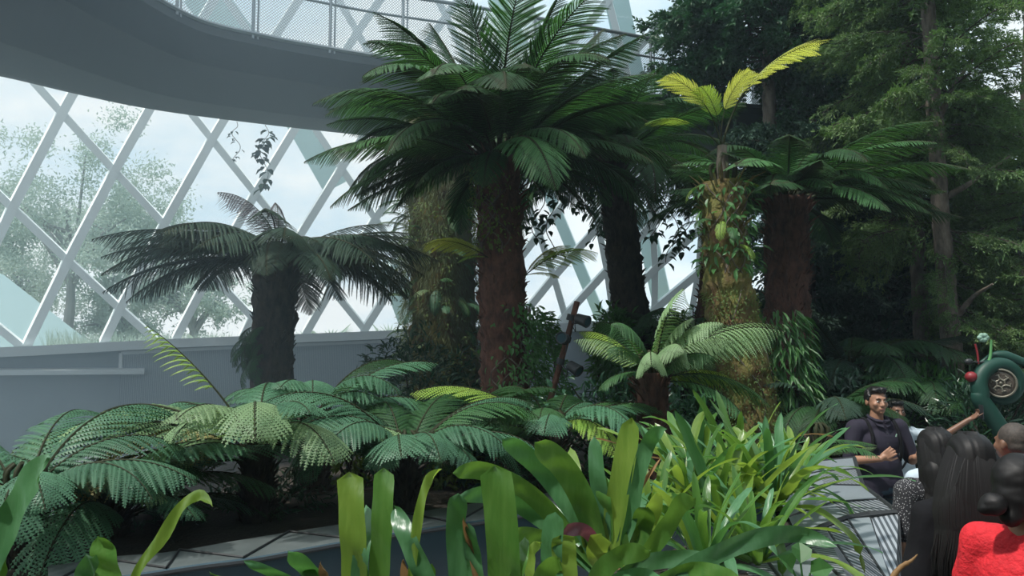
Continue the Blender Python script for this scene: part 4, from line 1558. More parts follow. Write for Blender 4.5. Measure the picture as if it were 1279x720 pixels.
# ------------------------------------------------------------------ outside: trees and palms beyond the glass
def out_tree(label, px, py, D, rad_, n, seed, leaf=.45):
    rnd = np.random.RandomState(seed)
    c = at(px, py, D)
    base = Vector((c.x, c.y, 1.7))
    root = empty('garden_tree', base, label, 'tree', 'trees outside the dome')
    cc = c - base
    mb = MB()
    tops = []
    mb.tube(curve3([Vector((0, 0, 0)), Vector((.3, 0, cc.z * .4)), cc], 16), list(np.linspace(.28, .10, 16)), 8)
    for k in range(11):
        d = Vector(rnd.normal(size=3))
        d.z = abs(d.z) * .7
        d.normalize()
        e = Vector((cc.x + d.x * rad_ * .8, cc.y + d.y * rad_ * .5, cc.z - rad_ * .35 + d.z * rad_ * 1.05))
        s = Vector((.3, 0, cc.z * rnd.uniform(.45, .85)))
        mb.tube(curve3([s, s.lerp(e, .5) + Vector((0, 0, .3)), e], 10), list(np.linspace(.12, .03, 10)), 6)
        tops.append(e)
    mb.build('trunk', M['out_bark'], root)
    P = []
    for e in tops:
        m_ = n // len(tops)
        # leaf clusters with gaps in between
        cl = rnd.normal(size=(9, 3)) * rad_ * .26 + np.array(tuple(e))
        P.append(cl[rnd.randint(0, 9, m_)] + rnd.normal(size=(m_, 3)) * rad_ * .085)
    P = np.concatenate(P)
    lv = MB()
    lv.leaves(P, rand_unit(len(P), rnd) + np.array([0, 0, -.3]), rand_unit(len(P), rnd) + np.array([0, 0, 1]), leaf * rnd.uniform(.5, 1, len(P)), leaf * .3, round_=False)
    lv.build('foliage', M['out_leaf_hazed'], root)


out_tree('large pale tree outside the glass at the left', 85, 262, 34, 3.9, 20000, 1, .24)
out_tree('pale tree outside the glass near the left edge', 20, 345, 40, 3.2, 13000, 2, .24)
out_tree('small pale tree outside, left of the umbrella-crowned tree fern', 165, 290, 40, 2.6, 11000, 3, .24)
out_tree('low pale tree outside behind the umbrella-crowned tree fern', 235, 375, 34, 2.2, 10000, 4, .24)
out_tree('low pale tree outside just above the sill at left', 130, 390, 36, 2.4, 10000, 5, .24)


def palm(label, px, D, h, seed):
    rnd = random.Random(seed)
    b = base_pt(px)
    c = at(px, 410, D)
    base = Vector((c.x, c.y, 1.75))
    root = empty('fan_palm', base, label, 'palm', 'palms outside the dome')
    mb = MB()
    mb.tube([Vector((0, 0, 0)), Vector((0, 0, h))], [.12, .09], 8)
    mb.build('trunk', M['out_bark'], root)
    for k in range(9):
        a = rnd.uniform(0, 2 * PI)
        e = rnd.uniform(-.2, 1.0)
        d = Vector((math.sin(a) * math.cos(e), math.cos(a) * math.cos(e), math.sin(e)))
        q = Vector((0, 0, h)) + d * .5
        lf = MB()
        lf.tube([Vector((0, 0, h)), q], .012, 4)
        x = d.cross(Vector((0, 0, 1))).normalized()
        P, D_2 = [], []
        for j in range(15):
            t = rad(-95 + 190 * j / 14)
            P.append(tuple(q))
            D_2.append(tuple(d * math.cos(t) + x * math.sin(t) + Vector((0, 0, -.15))))
        lf.leaves(P, D_2, [(0, 0, 1)] * 15, .55, .07)
        lf.build('leaf', M['out_leaf_hazed'], root)


for k, (x, D, h, lb) in enumerate(((388, 24, .3, 'fan palm outside the glass just right of the dark umbrella crown trunk'), (412, 25, .55, 'taller fan palm outside the glass, between the dark trunk and the column'), (488, 23.5, .5, 'fan palm outside the glass left of the overgrown column'),
                                  (258, 25, .35, 'fan palm outside the glass left of the dark trunk'), (684, 21, .7, 'fan palm outside the glass behind the slanting pole'))):
    palm(lb, x, D, h, k)
# strip of tall grass outside along the sill
rnd = np.random.RandomState(8)
n = 5200
P = []
for k in range(n):
    x = rnd.uniform(60, 900)
    p = base_pt(x, rnd.uniform(.7, 3.5))
    P.append((p.x, p.y, 2.0))
lv = MB()
lv.leaves(P, rand_unit(n, rnd) * .35 + np.array([0, 0, 1]), rand_unit(n, rnd), rnd.uniform(.25, .75, n), .03)
tag(lv.build('grass', M['out_leaf_hazed']), 'tall grass growing outside along the glass sill', 'grass', kind='stuff')


# ------------------------------------------------------------------ strap leaved plants
def strap(parent, pts, width, m, seed=0, chan=.22, blunt=.75, name='leaf', twist=0.0, normal=None, n=20, base_w=.7):
    """a strap leaf along a path; channelled cross-section, rounded tip"""
    P = curve3(pts, n)
    mb = MB()
    prof = []
    for i in range(n):
        s = i / (n - 1)
        w = (base_w + (1 - base_w) * min(1, s * 3))
        if s > blunt:
            u = (s - blunt) / (1 - blunt)
            w *= math.sqrt(max(0.0, 1 - u ** 2.2))
        prof.append(max(w, .03))
    V, F = [], []
    nu = 7
    rnd = random.Random(seed)
    ph = rnd.uniform(0, 6)
    for i, p in enumerate(P):
        t = (P[min(i + 1, n - 1)] - P[max(i - 1, 0)]).normalized()
        nn = Vector(normal) if normal is not None else Vector((0, -1, .25))
        s = i / (n - 1)
        x = t.cross(nn)
        if x.length < 1e-4:
            x = t.orthogonal()
        x.normalize()
        y = x.cross(t).normalized()
        tw = twist * s + .06 * math.sin(ph + s * 5)
        x, y = x * math.cos(tw) + y * math.sin(tw), y * math.cos(tw) - x * math.sin(tw)
        hw = width * prof[i] / 2
        for k in range(nu):
            u = -1 + 2 * k / (nu - 1)
            lift = chan * hw * (abs(u) ** 1.4) * (1 - .55 * s)
            V.append(tuple(p + x * (u * hw) + y * lift + y * (.004 * math.sin(s * 17 + ph + u * 2))))
    for i in range(n - 1):
        for k in range(nu - 1):
            a = i * nu + k
            F.append([a, a + 1, a + nu + 1, a + nu])
    mb.add(V, F)
    o = mb.build(name, M[m] if isinstance(m, str) else m, parent, smooth=True)
    return o


STRAP = {}


def strap_proto(key, bend, m, wr=.085, seed=0):
    """unit long leaf growing along +Y and bending to -Z"""
    rnd = random.Random(seed)
    pts = []
    p = Vector((0, 0, 0))
    n = 12
    for k in range(n + 1):
        pts.append(p.copy())
        a = -bend * (k / n) ** 1.6
        p = p + Vector((rnd.uniform(-.01, .01), math.cos(a) / n, math.sin(a) / n))
    o = strap(None, pts, wr, m, seed, chan=.5, blunt=rnd.choice((.55, .7, .8)), normal=(0, 0, 1), n=18, base_w=.8)
    me = o.data
    bpy.data.objects.remove(o)
    STRAP[key] = me


for i, bd in enumerate((.35, .9, 1.5, 2.3)):
    for j, mm in enumerate(('strap', 'strap_blue', 'strap_lime', 'strap_dry')):
        strap_proto((i, mm), bd, mm, (.082, .07, .07, .06)[i], i * 5 + j)


def rosette(label, base, n, L, seed, wide=1.0, lime=.15, elr=(20, 85), group='strap leaved plants in the near bed', dry=.05, bends=(0, 1, 2, 3), az_bias=None):
    rnd = random.Random(seed)
    root = empty('bromeliad', base, label, 'bromeliad', group)
    for k in range(n):
        u = k / (n - 1)
        az = k * 137.5 + rnd.uniform(-15, 15)
        el = elr[1] + (elr[0] - elr[1]) * u + rnd.uniform(-7, 7)
        r = rnd.random()
        mm = 'strap_dry' if r < dry and u > .4 else ('strap_lime' if r < dry + lime else ('strap_blue' if r < dry + lime + .3 else 'strap'))
        bi = min(3, max(0, int(rnd.gauss(1.0 + 1.4 * u, .7))))
        o = bpy.data.objects.new('leaf', STRAP[bi, mm])
        C.objects.link(o)
        o.parent = root
        l = L * rnd.uniform(.75, 1.12) * (1 - .25 * (u < .15))
        o.scale = (l * wide, l, l)
        R = Euler((rad(el), 0, rad(-az))).to_matrix() @ Euler((0, rad(rnd.uniform(-25, 25)), 0)).to_matrix()
        o.rotation_euler = R.to_euler()
        a = rad(az)
        o.location = (math.sin(a) * .03, math.cos(a) * .03, .02 * rnd.random())
    return root


# the big clump on the right of the bed
CL = [((905, 662), 3.60, 32, .56, 'strap leaved plant in the middle of the big bright clump'),
      ((965, 640), 3.75, 32, .56, 'strap leaved plant spreading over the metal cladding at the right of the clump'),
      ((862, 640), 3.80, 28, .54, 'tall strap leaved plant at the left of the big bright clump'),
      ((925, 618), 4.15, 28, .53, 'strap leaved plant at the back of the big bright clump'),
      ((990, 618), 4.40, 24, .48, 'strap leaved plant at the back right of the clump, nearest the standing man'),
      ((880, 712), 2.95, 24, .44, 'strap leaved plant low at the front of the big bright clump'),
      ((815, 668), 3.40, 22, .44, 'strap leaved plant linking the big clump with the tall upright leaves'),
      ((945, 705), 3.10, 24, .46, 'strap leaved plant in front of the clump, reaching the fanned slats'),
      ((872, 602), 4.50, 24, .50, 'strap leaved plant at the rear left of the clump below the weeping fern')]
for i, ((x, y), Y, n, L, lb) in enumerate(CL):
    rosette(lb, at(x, y, Y), n, L, 300 + i, wide=1.25, lime=.34 if i in (0, 2, 3) else .22)


def pixel_plant(label, base_px, Y, leaves, seed, group='strap leaved plants in the near bed'):
    """leaves: ([(px, py, dY)...], width in px, material, twist)"""
    b = at(base_px[0], base_px[1], Y)
    root = empty('bromeliad', b, label, 'bromeliad', group)
    for i, lf in enumerate(leaves):
        pts, w, m = lf[:3]
        tw = lf[3] if len(lf) > 3 else 0.0
        bl = lf[4] if len(lf) > 4 else .78
        P = []
        for q in pts:
            dy = q[2] if len(q) > 2 else 0
            P.append(at(q[0], q[1], Y + dy) - b)
        o = strap(root, P, w / FPX * Y, m, seed * 31 + i, twist=tw, blunt=bl)
    return root


# medium plant with tall leaves left of the clump
pixel_plant('large strap leaved plant with one tall upright leaf, left of the big bright clump', (765, 700), 2.35, [
    ([(762, 690), (768, 640), (777, 590), (789, 522, .03)], 27, 'strap_lime', 0, .86),
    ([(752, 700), (730, 630, -.02), (703, 583, -.05), (668, 553, -.1)], 30, 'strap', .3, .8),
    ([(745, 700), (715, 640), (680, 592), (648, 562, -.05), (628, 549, -.1)], 23, 'strap_blue', .3, .7),
    ([(755, 690), (752, 640), (745, 590), (742, 546, .03)], 20, 'strap_blue', -.2, .7),
    ([(758, 690), (756, 650), (753, 620), (751, 592, .02)], 18, 'strap', .1, .75),
    ([(772, 695), (786, 650), (797, 592), (812, 550), (832, 537, -.12)], 19, 'strap_blue', -.2, .8),
    ([(745, 705), (700, 655), (655, 612, -.05), (602, 588, -.1), (566, 592, -.15)], 22, 'strap', .4, .75),
    ([(742, 712), (700, 668, .02), (650, 632), (610, 618, -.1), (572, 622, -.2)], 21, 'strap_blue', .3, .7),
    ([(750, 715), (715, 690, .02), (670, 672), (632, 668, -.1)], 22, 'strap', .3, .7),
    ([(735, 690), (728, 640), (720, 600), (712, 560, .1)], 17, 'strap_lime', 0, .75),
    ([(728, 680), (690, 640, .1), (640, 600, .15), (590, 585, .1)], 18, 'strap_blue', 0, .7),
    ([(770, 705), (790, 680), (802, 655), (808, 634, -.05)], 27, 'strap', .2, .8),
    ([(775, 705), (800, 672), (815, 640), (820, 615, -.05)], 20, 'strap_lime', -.2, .8),
    ([(760, 705), (745, 680, -.1), (728, 662, -.2), (702, 664, -.3)], 14, 'strap_purple', .2, .93),
    ([(760, 725), (752, 705, -.1), (745, 690, -.15), (752, 668, -.2)], 24, 'strap_lime', 0, .95),
    ([(785, 715), (810, 690, -.1), (835, 655, -.15), (850, 630, -.2), (868, 622, -.25)], 20, 'strap', -.3, .8),
    ([(775, 720), (812, 702, -.1), (870, 700, -.2), (905, 725, -.3)], 20, 'strap_blue', -.3, .75),
    ([(772, 715), (778, 660, .1), (800, 610, .12), (826, 572, .12)], 6, 'strap_dry', 0, .5)], 1)
pixel_plant('strap leaved plant with one broad pale leaf curving to the right at the bottom', (742, 760), 1.75, [
    ([(735, 745), (750, 715), (776, 694), (813, 688, -.05)], 24, 'strap', -.4, .8),
    ([(815, 770), (845, 722), (900, 690, .05), (950, 672, .1), (1000, 668, .15), (1045, 684, .1)], 24, 'strap_blue', -.3, .62),
    ([(790, 770), (820, 735), (862, 715), (905, 722, -.05), (925, 742, -.1)], 24, 'strap', -.4, .75),
    ([(700, 760), (690, 720), (689, 680), (694, 640)], 26, 'strap_blue', .15, .85),
    ([(706, 760), (706, 720), (704, 690), (703, 668)], 30, 'strap_lime', -.1, .9),
    ([(672, 760), (662, 720), (664, 690), (675, 678, -.05)], 13, 'strap_lime', .5, .7),
    ([(730, 760), (760, 735), (800, 722), (830, 740, -.1)], 24, 'strap_blue', -.3, .8)], 2)
pixel_plant('strap leaved plant with broad blunt upright leaves at bottom centre', (620, 800), 1.5, [
    ([(632, 790), (630, 720), (626, 650), (618, 582, .02)], 40, 'strap', 0, .93),
    ([(576, 790), (572, 720), (569, 660), (573, 617, -.02)], 24, 'strap_blue', -.25, .88),
    ([(600, 790), (596, 730), (590, 690), (584, 655, -.02)], 20, 'strap_blue', .3, .8),
    ([(604, 770), (594, 720), (586, 680), (579, 648, -.04)], 7, 'strap_dry', .0, .8),
    ([(560, 790), (535, 730), (512, 680), (492, 632, .05)], 24, 'strap_blue', .3, .75),
    ([(512, 790), (516, 700), (524, 640), (534, 602), (550, 586, -.05)], 12, 'strap_lime', .4, .6),
    ([(650, 790), (668, 740), (684, 712), (700, 700, -.05)], 24, 'strap', -.4, .8),
    ([(590, 800), (560, 752), (540, 740), (520, 748, -.1)], 18, 'strap_blue', .2, .8),
    ([(622, 790), (640, 740), (650, 700), (656, 672, .03)], 17, 'strap', .2, .75)], 3)
pixel_plant('strap leaved plant with two tall parallel upright leaves, left of bottom centre', (465, 810), 1.55, [
    ([(444, 790), (443, 710), (440, 650), (437, 590, .03)], 32, 'strap_lime', .0, .94),
    ([(472, 790), (475, 700), (478, 640), (480, 585, .03)], 26, 'strap', 0, .9),
    ([(455, 790), (450, 730), (452, 680), (458, 632, .06)], 22, 'strap_blue', .2, .8),
    ([(432, 790), (410, 745), (388, 715), (360, 690, -.05)], 22, 'strap_blue', .3, .75),
    ([(430, 800), (392, 755), (352, 722), (305, 702, -.05)], 15, 'strap_blue', .3, .6),
    ([(430, 800), (405, 745), (385, 712), (370, 696, .03)], 14, 'strap', .2, .7),
    ([(490, 790), (500, 745), (508, 725), (504, 700, -.05)], 14, 'strap_dry', .4, .7),
    ([(482, 790), (510, 755), (530, 735), (540, 705, .0)], 18, 'strap', -.3, .7),
    ([(425, 800), (412, 760), (406, 725), (400, 703, -.02)], 10, 'strap_dry', .4, .7),
    ([(420, 800), (360, 770), (310, 735), (262, 716, -.1)], 9, 'strap', .3, .6)], 4)
pixel_plant('strap leaved plant cut by the left edge with one big blue-green leaf', (-40, 830), 1.3, [
    ([(-30, 780), (-5, 690), (22, 632), (42, 595), (62, 572, -.02)], 36, 'strap_blue', .3, .72),
    ([(-50, 780), (-40, 700), (-20, 650), (-5, 600, 0)], 30, 'strap', .3, .72),
    ([(-20, 800), (-10, 750), (0, 715), (6, 690, 0)], 16, 'strap', 0, .7)], 5)
pixel_plant('strap leaved plant with one thin leaf arching to the right at lower left', (140, 810), 1.4, [
    ([(150, 790), (172, 715), (203, 672), (228, 632), (250, 619), (264, 632, -.05)], 15, 'strap_lime', .35, .55),
    ([(140, 790), (138, 735), (132, 700), (122, 670, 0)], 30, 'strap', .1, .7),
    ([(88, 800), (96, 745), (108, 715), (118, 695, -.03)], 24, 'strap_blue', -.3, .8),
    ([(160, 800), (190, 770), (230, 748), (262, 745, -.1)], 20, 'strap', .2, .75)], 6)
# leafless thorny stalk at the bottom right
sk = empty('cut_stalk', at(1100, 745, 1.9), 'cut brown stalk with a pale pointed tip at the bottom, beside the cladding', 'stalk')
mb = MB()
mb.tube(curve3([Vector((0, 0, 0)), at(1122, 712, 1.9) - sk.location, at(1138, 701, 1.9) - sk.location, at(1146, 693, 1.9) - sk.location], 16), [.008, .007, .0075, .006, .0075, .006, .006, .005, .006, .004, .004, .003, .003, .002, .002, .001], 8)
mb.build('stem', M['strap_dry'], sk, smooth=True)
# round leaved seedling by the cladding
ps = empty('seedling', at(1005, 745, 2.3), 'small plant with two dark rounded leaves at the bottom before the fanned slats', 'plant')
mb = MB()
for q, d in (((990, 712), (-.3, -.2, .3)), ((1012, 716), (.5, -.2, .2)), ((1000, 704), (.1, .3, .5))):
    v = at(q[0], q[1], 2.3) - Vector(ps.location)
    mb.leaves([tuple(v)], [d], [(0, -.8, .6)], .065, .062, round_=True)
    mb.tube([Vector((0, 0, 0)), v], .003, 5)
mb.build('foliage', M['broad_mid'], ps)

# ------------------------------------------------------------------ green curled sculpture with its flower parts
M['lacquer'] = mat('lacquer_green', (0.010, 0.050, 0.036), 0.5, spec=.35)
M['lacquer_lime'] = mat('lacquer_lime', (0.10, 0.28, 0.10), 0.35)
M['bronze'] = mat('ornate_bronze', (0.09, 0.075, 0.06), 0.45, metal=.5, bump=.4, bscale=60)
M['bronze_light'] = mat('bronze_scroll', (0.17, 0.16, 0.125), 0.5, metal=.4)
M['cherry'] = mat('cherry_red', (0.20, 0.015, 0.02), 0.5)
M['petal_white'] = mat('petal_white', (0.22, 0.36, 0.28), 0.6)


def build_sculpture():
    Y = 7.6
    b = at(1262, 620, Y)
    b.z = 0.05
    root = empty('garden_sculpture', b, 'giant green curled fern sculpture with an ornate round bronze centre', 'sculpture')
    S = Y / FPX
    pc = (1249, 480)

    def L(px, py, dy=0.0):
        return at(px, py, Y + dy) - b
    path = [L(1290, 640), L(1262, 560), L(1240, 522), L(1225, 500)]
    for k in range(0, 15):
        a = rad(205 - k * 24)
        r = 27 - k * 0.55
        path.append(L(pc[0] + r * math.cos(a), pc[1] - r * math.sin(a), .0 + .004 * k))
    mb = MB()
    n = 90
    P = curve3(path, n)
    rr = [(.085 - .035 * (i / n) - (.030 * max(0, (i / n - .8) / .2))) for i in range(n)]
    mb.tube(P, rr, 20)
    mb.build('curled_stem', M['lacquer'], root, smooth=True)
    c = L(pc[0] + 1, pc[1] - 1)
    rl = ray(*pc).normalized()
    dm = MB()
    dm.tube([c + rl * .03, c - rl * .03, c - rl * .045], [.135, .135, .10], 36)
    dm.build('round_centre', M['bronze'], root)
    sc = MB()
    x = rl.cross(Vector((0, 0, 1))).normalized()
    z = x.cross(rl)
    cc = c - rl * .052
    for k in range(6):
        a0 = k * PI / 3
        q = cc + (x * math.cos(a0) + z * math.sin(a0)) * .068
        pts = []
        for j in range(22):
            t = j / 21
            a = a0 + 1.6 + t * 4.6
            r = .042 * (1 - t) + .008
            pts.append(q + (x * math.cos(a) + z * math.sin(a)) * r)
        sc.tube(pts, list(np.linspace(.008, .005, 22)), 6)
    sc.tube([cc + (x * math.cos(a) + z * math.sin(a)) * .128 for a in np.linspace(0, 2 * PI, 40)], .010, 6)
    sc.ball(cc, .016, 10)
    sc.build('scroll_ornament', M['bronze_light'], root)
    lf = MB()
    Pl = curve3([L(1222, 455, .1), L(1245, 444, .08), L(1268, 449, .05), L(1300, 462, 0)], 20)
    lf.tube(Pl, list(np.concatenate([np.linspace(.015, .05, 10), np.linspace(.05, .03, 10)])), 14)
    lf.build('green_petal', M['lacquer'], root, smooth=True)
    s2 = MB()
    s2.tube(curve3([L(1224, 468), L(1232, 458), L(1237, 445), L(1238, 425)], 16), list(np.linspace(.022, .010, 16)), 10)
    s2.build('slender_stem', M['lacquer_lime'], root, smooth=True)
    s3 = MB()
    s3.tube(curve3([L(1222, 455), L(1221, 442), L(1218, 430)], 10), .010, 8)
    s3.build('red_stem', M['cherry'], root, smooth=True)
    rbm = MB()
    rbm.ball(L(1213, 471), (.055, .055, .05), 18)
    rbm.build('red_berry', M['cherry'], root, smooth=True)
    fl = MB()
    for k in range(6):
        a = k * PI / 3
        fl.ball(L(1228 + 4 * math.cos(a), 422 - 3 * math.sin(a)), (.028, .02, .024), 10)
    fl.build('white_blossom', M['petal_white'], root, smooth=True)
    bd = MB()
    bd.ball(L(1210, 452), (.04, .03, .03), 12)
    bd.tube([L(1210, 452), L(1222, 453), L(1240, 453)], .01, 8)
    bd.build('dark_bud', M['clad_dark'], root, smooth=True)


build_sculpture()

# ------------------------------------------------------------------ people
def remesh(name, prims, m, parent, voxel=.009, smooth=6, cut=None, disp=None):
    """one continuous skin grown over capsules and ellipsoids"""
    mb = MB()
    for p in prims:
        if p[0] == 'e':
            R = Euler([rad(a) for a in p[3]]).to_matrix() if len(p) > 3 else None
            mb.ball(p[1], p[2], 20, R=R)
        else:
            a, ra, b_, rb2 = Vector(p[1]), p[2], Vector(p[3]), p[4]
            mb.tube([a, b_], [ra, rb2], 16)
            mb.ball(a, ra, 16)
            mb.ball(b_, rb2, 16)
    me = mb.mesh(name, m)
    tmp = bpy.data.objects.new('tmp', me)
    C.objects.link(tmp)
    md = tmp.modifiers.new('r', 'REMESH')
    md.mode = 'VOXEL'
    md.voxel_size = voxel
    ms = tmp.modifiers.new('s', 'SMOOTH')
    ms.factor = .5
    ms.iterations = smooth
    dg = bpy.context.evaluated_depsgraph_get()
    dg.update()
    me2 = bpy.data.meshes.new_from_object(tmp.evaluated_get(dg))
    bpy.data.objects.remove(tmp)
    n = len(me2.vertices)
    co = np.empty(n * 3, np.float32)
    me2.vertices.foreach_get('co', co)
    co = co.reshape(-1, 3)
    if disp is not None:
        nr = np.empty(n * 3, np.float32)
        me2.vertices.foreach_get('normal', nr)
        co = disp(co, nr.reshape(-1, 3))
        me2.vertices.foreach_set('co', co.astype(np.float32).ravel())
    if cut is not None:
        import bmesh
        bm = bmesh.new()
        bm.from_mesh(me2)
        bmesh.ops.delete(bm, geom=[v for v in bm.verts if cut(v.co)], context='VERTS')
        bm.to_mesh(me2)
        bm.free()
    me2.polygons.foreach_set('use_smooth', np.ones(len(me2.polygons), bool))
    me2.materials.clear()
    me2.materials.append(m)
    me2.update()
    o = bpy.data.objects.new(name, me2)
    C.objects.link(o)
    if parent:
        o.parent = parent
    return o


def cloth_folds(amp=.006, sc=(9, 9, 5), seed=0):
    def f(co, nr):
        h = np.array([noise.noise(Vector((c[0] * sc[0] + seed, c[1] * sc[1], c[2] * sc[2]))) + .5 * noise.noise(Vector((c[0] * sc[0] * 2.3, c[1] * sc[1] * 2.3 + seed, c[2] * sc[2] * 2))) for c in co])
        return co + nr * (h * amp)[:, None]
    return f


def hand_prims(w, d, n, curl=.6, side=1, spread=.25, scale=1.0, point=False, thumb_in=.6):
    """w wrist, d hand direction, n palm normal; returns capsules of palm, five fingers"""
    w, d, n = Vector(w), Vector(d).normalized(), Vector(n).normalized()
    x = d.cross(n).normalized() * side
    n = x.cross(d) * side if side > 0 else (d.cross(x)) * 1
    n.normalize()
    s = scale
    pr = [('c', w, .024 * s, w + d * .03 * s, .025 * s)]
    for k in range(4):
        off = (k - 1.5) * .019 * s
        pr.append(('c', w + d * .025 * s + x * off * .7, .014 * s, w + d * .085 * s + x * off, .0125 * s))
    lens = (.072, .082, .076, .060)
    for k in range(4):
        off = (k - 1.5) * .0205 * s
        p = w + d * .088 * s + x * off
        dd = (d + x * (k - 1.5) * spread * .35).normalized()
        c = curl if not (point and k == 0) else .05
        L_ = lens[k] * s
        seg_ = (.45, .32, .23)
        r = .0085 * s
        a = c * .5
        for j in range(3):
            dd2 = (dd * math.cos(a) - n * math.sin(a)).normalized()
            q = p + dd2 * L_ * seg_[j]
            pr.append(('c', p, r, q, r * .9))
            p, r = q, r * .9
            a += c
    # thumb from the side of the palm near its base
    p = w + d * .03 * s - x * .024 * s
    d1 = (d * .7 - x * .8 - n * .35 * thumb_in).normalized()
    q = p + d1 * .036 * s
    pr.append(('c', p, .012 * s, q, .0105 * s))
    d2 = (d * .95 - x * .25 - n * .45 * thumb_in).normalized()
    q2 = q + d2 * .030 * s
    pr.append(('c', q, .0105 * s, q2, .0095 * s))
    pr.append(('c', q2, .0095 * s, q2 + (d2 - n * .2).normalized() * .024 * s, .008 * s))
    return pr


def body_prims(arms, female=False, girth=1.0, head=(0, 0, 0), legs=None):
    g = girth
    sh = .165 if female else .19
    pr = [('e', (0, 0, .95), (.165 * g, .115 * g, .12)), ('e', (0, -.01 * g, 1.10), (.145 * g, .112 * g, .15)), ('e', (0, 0, 1.27), (.165 * g, .108 * g, .16)),
          ('c', (-sh + .03, 0, 1.395), .062, (sh - .03, 0, 1.395), .062), ('c', (0, .012, 1.40), .058, (0, .004, 1.53), .052),
          ('c', (-.07, .01, 1.43), .04, (.07, .01, 1.43), .04)]
    for s in (-1, 1):
        hp, kn, an = (s * .09, 0, .90), (s * .10, -.01, .49), (s * .105, .02, .09)
        if legs:
            kn = legs[0] if s < 0 else legs[1]
        pr += [('c', hp, .088 * g, kn, .058), ('c', kn, .058, an, .038), ('c', (s * .105, .03, .04), .036, (s * .115, -.13, .032), .030), ('c', (s * .1, .0, .35), .05, (s * .102, .01, .30), .046)]
    for s, (el, wr) in zip((-1, 1), arms):
        shp = (s * sh, 0, 1.39)
        pr += [('c', shp, .052 * g, el, .040), ('c', el, .041, wr, .026)]
    # head: skull, jaw, nose, brow, ears, lips
    h = Vector(head)
    pr += head_prims(h)
    return pr


def head_prims(h=Vector((0, 0, 0))):
    H = lambda x, y, z: (x + h.x, y + h.y, z + h.z)
    pr = [('e', H(0, .015, 1.645), (.076, .094, .090)), ('e', H(0, -.02, 1.60), (.066, .075, .085)), ('e', H(0, -.045, 1.555), (.045, .045, .038)),
          ('c', H(0, -.088, 1.628), .009, H(0, -.108, 1.592), .0125), ('c', H(-.012, -.098, 1.588), .009, H(.012, -.098, 1.588), .009),
          ('c', H(-.033, -.078, 1.645), .012, H(.033, -.078, 1.645), .012), ('c', H(-.020, -.088, 1.563), .0085, H(.020, -.088, 1.563), .0085), ('c', H(-.018, -.086, 1.553), .009, H(.018, -.086, 1.553), .009),
          ('e', H(-.043, -.062, 1.598), (.022, .022, .024)), ('e', H(.043, -.062, 1.598), (.022, .022, .024)), ('e', H(0, -.075, 1.532), (.020, .018, .016)),
          ('e', H(-.080, .012, 1.612), (.011, .020, .031)), ('e', H(.080, .012, 1.612), (.011, .020, .031))]
    return pr


def face_parts(root, head=(0, 0, 0), hair_m=None, beard=False):
    h = Vector(head)
    ey = MB()
    for s in (-1, 1):
        ey.ball(h + Vector((s * .031, -.080, 1.622)), (.0125, .010, .0085), 12)
    ey.build('eye', M['eye_white'], root, smooth=True)
    pu = MB()
    for s in (-1, 1):
        pu.ball(h + Vector((s * .031, -.0895, 1.622)), (.0055, .003, .0055), 10)
    pu.build('iris', M['hair_black'], root, smooth=True)
    br = MB()
    for s in (-1, 1):
        br.tube([h + Vector((s * .014, -.094, 1.641)), h + Vector((s * .032, -.092, 1.647)), h + Vector((s * .052, -.080, 1.641))], [.004, .005, .003], 6)
    br.build('eyebrow', M['hair_black'], root, smooth=True)
    mo = MB()
    mo.tube([h + Vector((-.025, -.086, 1.560)), h + Vector((-.01, -.0965, 1.5575)), h + Vector((.01, -.0965, 1.5575)), h + Vector((.025, -.086, 1.560))], [.003, .0055, .0055, .003], 6)
    mo.build('mouth', M['lips'], root, smooth=True)


M['skin'] = mat('skin', (0.30, 0.155, 0.095), 0.5, var=(0.34, 0.18, 0.115), scale=10)
M['skin_dark'] = mat('skin_dark', (0.15, 0.075, 0.045), 0.5, var=(0.18, 0.09, 0.055), scale=10)
M['eye_white'] = mat('eye_white', (0.6, 0.57, 0.52), 0.3)
M['lips'] = mat('lips', (0.22, 0.075, 0.06), 0.5)
M['hair_black'] = mat('hair_black', (0.004, 0.0035, 0.004), 0.42, var=(0.010, 0.009, 0.009), scale=12, stretch=(14, 14, .4), bump=.12, bscale=20, spec=.4)
M['hair_under'] = mat('hair_under', (0.009, 0.0078, 0.008), 0.55, spec=.3, var=(0.004, 0.0035, 0.0035), scale=12, stretch=(16, 16, .3))
M['hair_strand'] = mat('hair_strand', (0.009, 0.0078, 0.008), 0.5, spec=.4)
M['hair_short'] = mat('hair_short', (0.03, 0.024, 0.02), 0.7, var=(0.07, 0.055, 0.045), scale=60)
M['plum'] = mat('plum_cloth', (0.010, 0.008, 0.020), 0.85, var=(0.016, 0.012, 0.028), scale=6, bump=.2)
M['jeans'] = mat('jeans', (0.015, 0.035, 0.055), 0.85, var=(0.03, 0.06, 0.09), scale=10)
M['jeans_blue'] = mat('jeans_blue', (0.06, 0.14, 0.24), 0.85, var=(0.09, 0.19, 0.30), scale=10)
M['white_cloth'] = mat('white_cloth', (0.42, 0.50, 0.56), 0.85, bump=.2, bscale=20)
M['black_cloth'] = mat('black_cloth', (0.0045, 0.0045, 0.006), 0.9, spec=.2, var=(0.008, 0.008, 0.010), scale=7, bump=.3)
M['red_cloth'] = mat('red_cloth', (0.62, 0.012, 0.022), 0.8, var=(0.48, 0.008, 0.016), scale=30, bump=.5, bscale=60)
M['stripe_cloth'] = stripe_mat('striped_cloth', (0.55, 0.03, 0.04), (0.42, 0.46, 0.50), 16, rot=(0, rad(78), 0), rough=.85, metal=0, coord='Object', thr=.5)


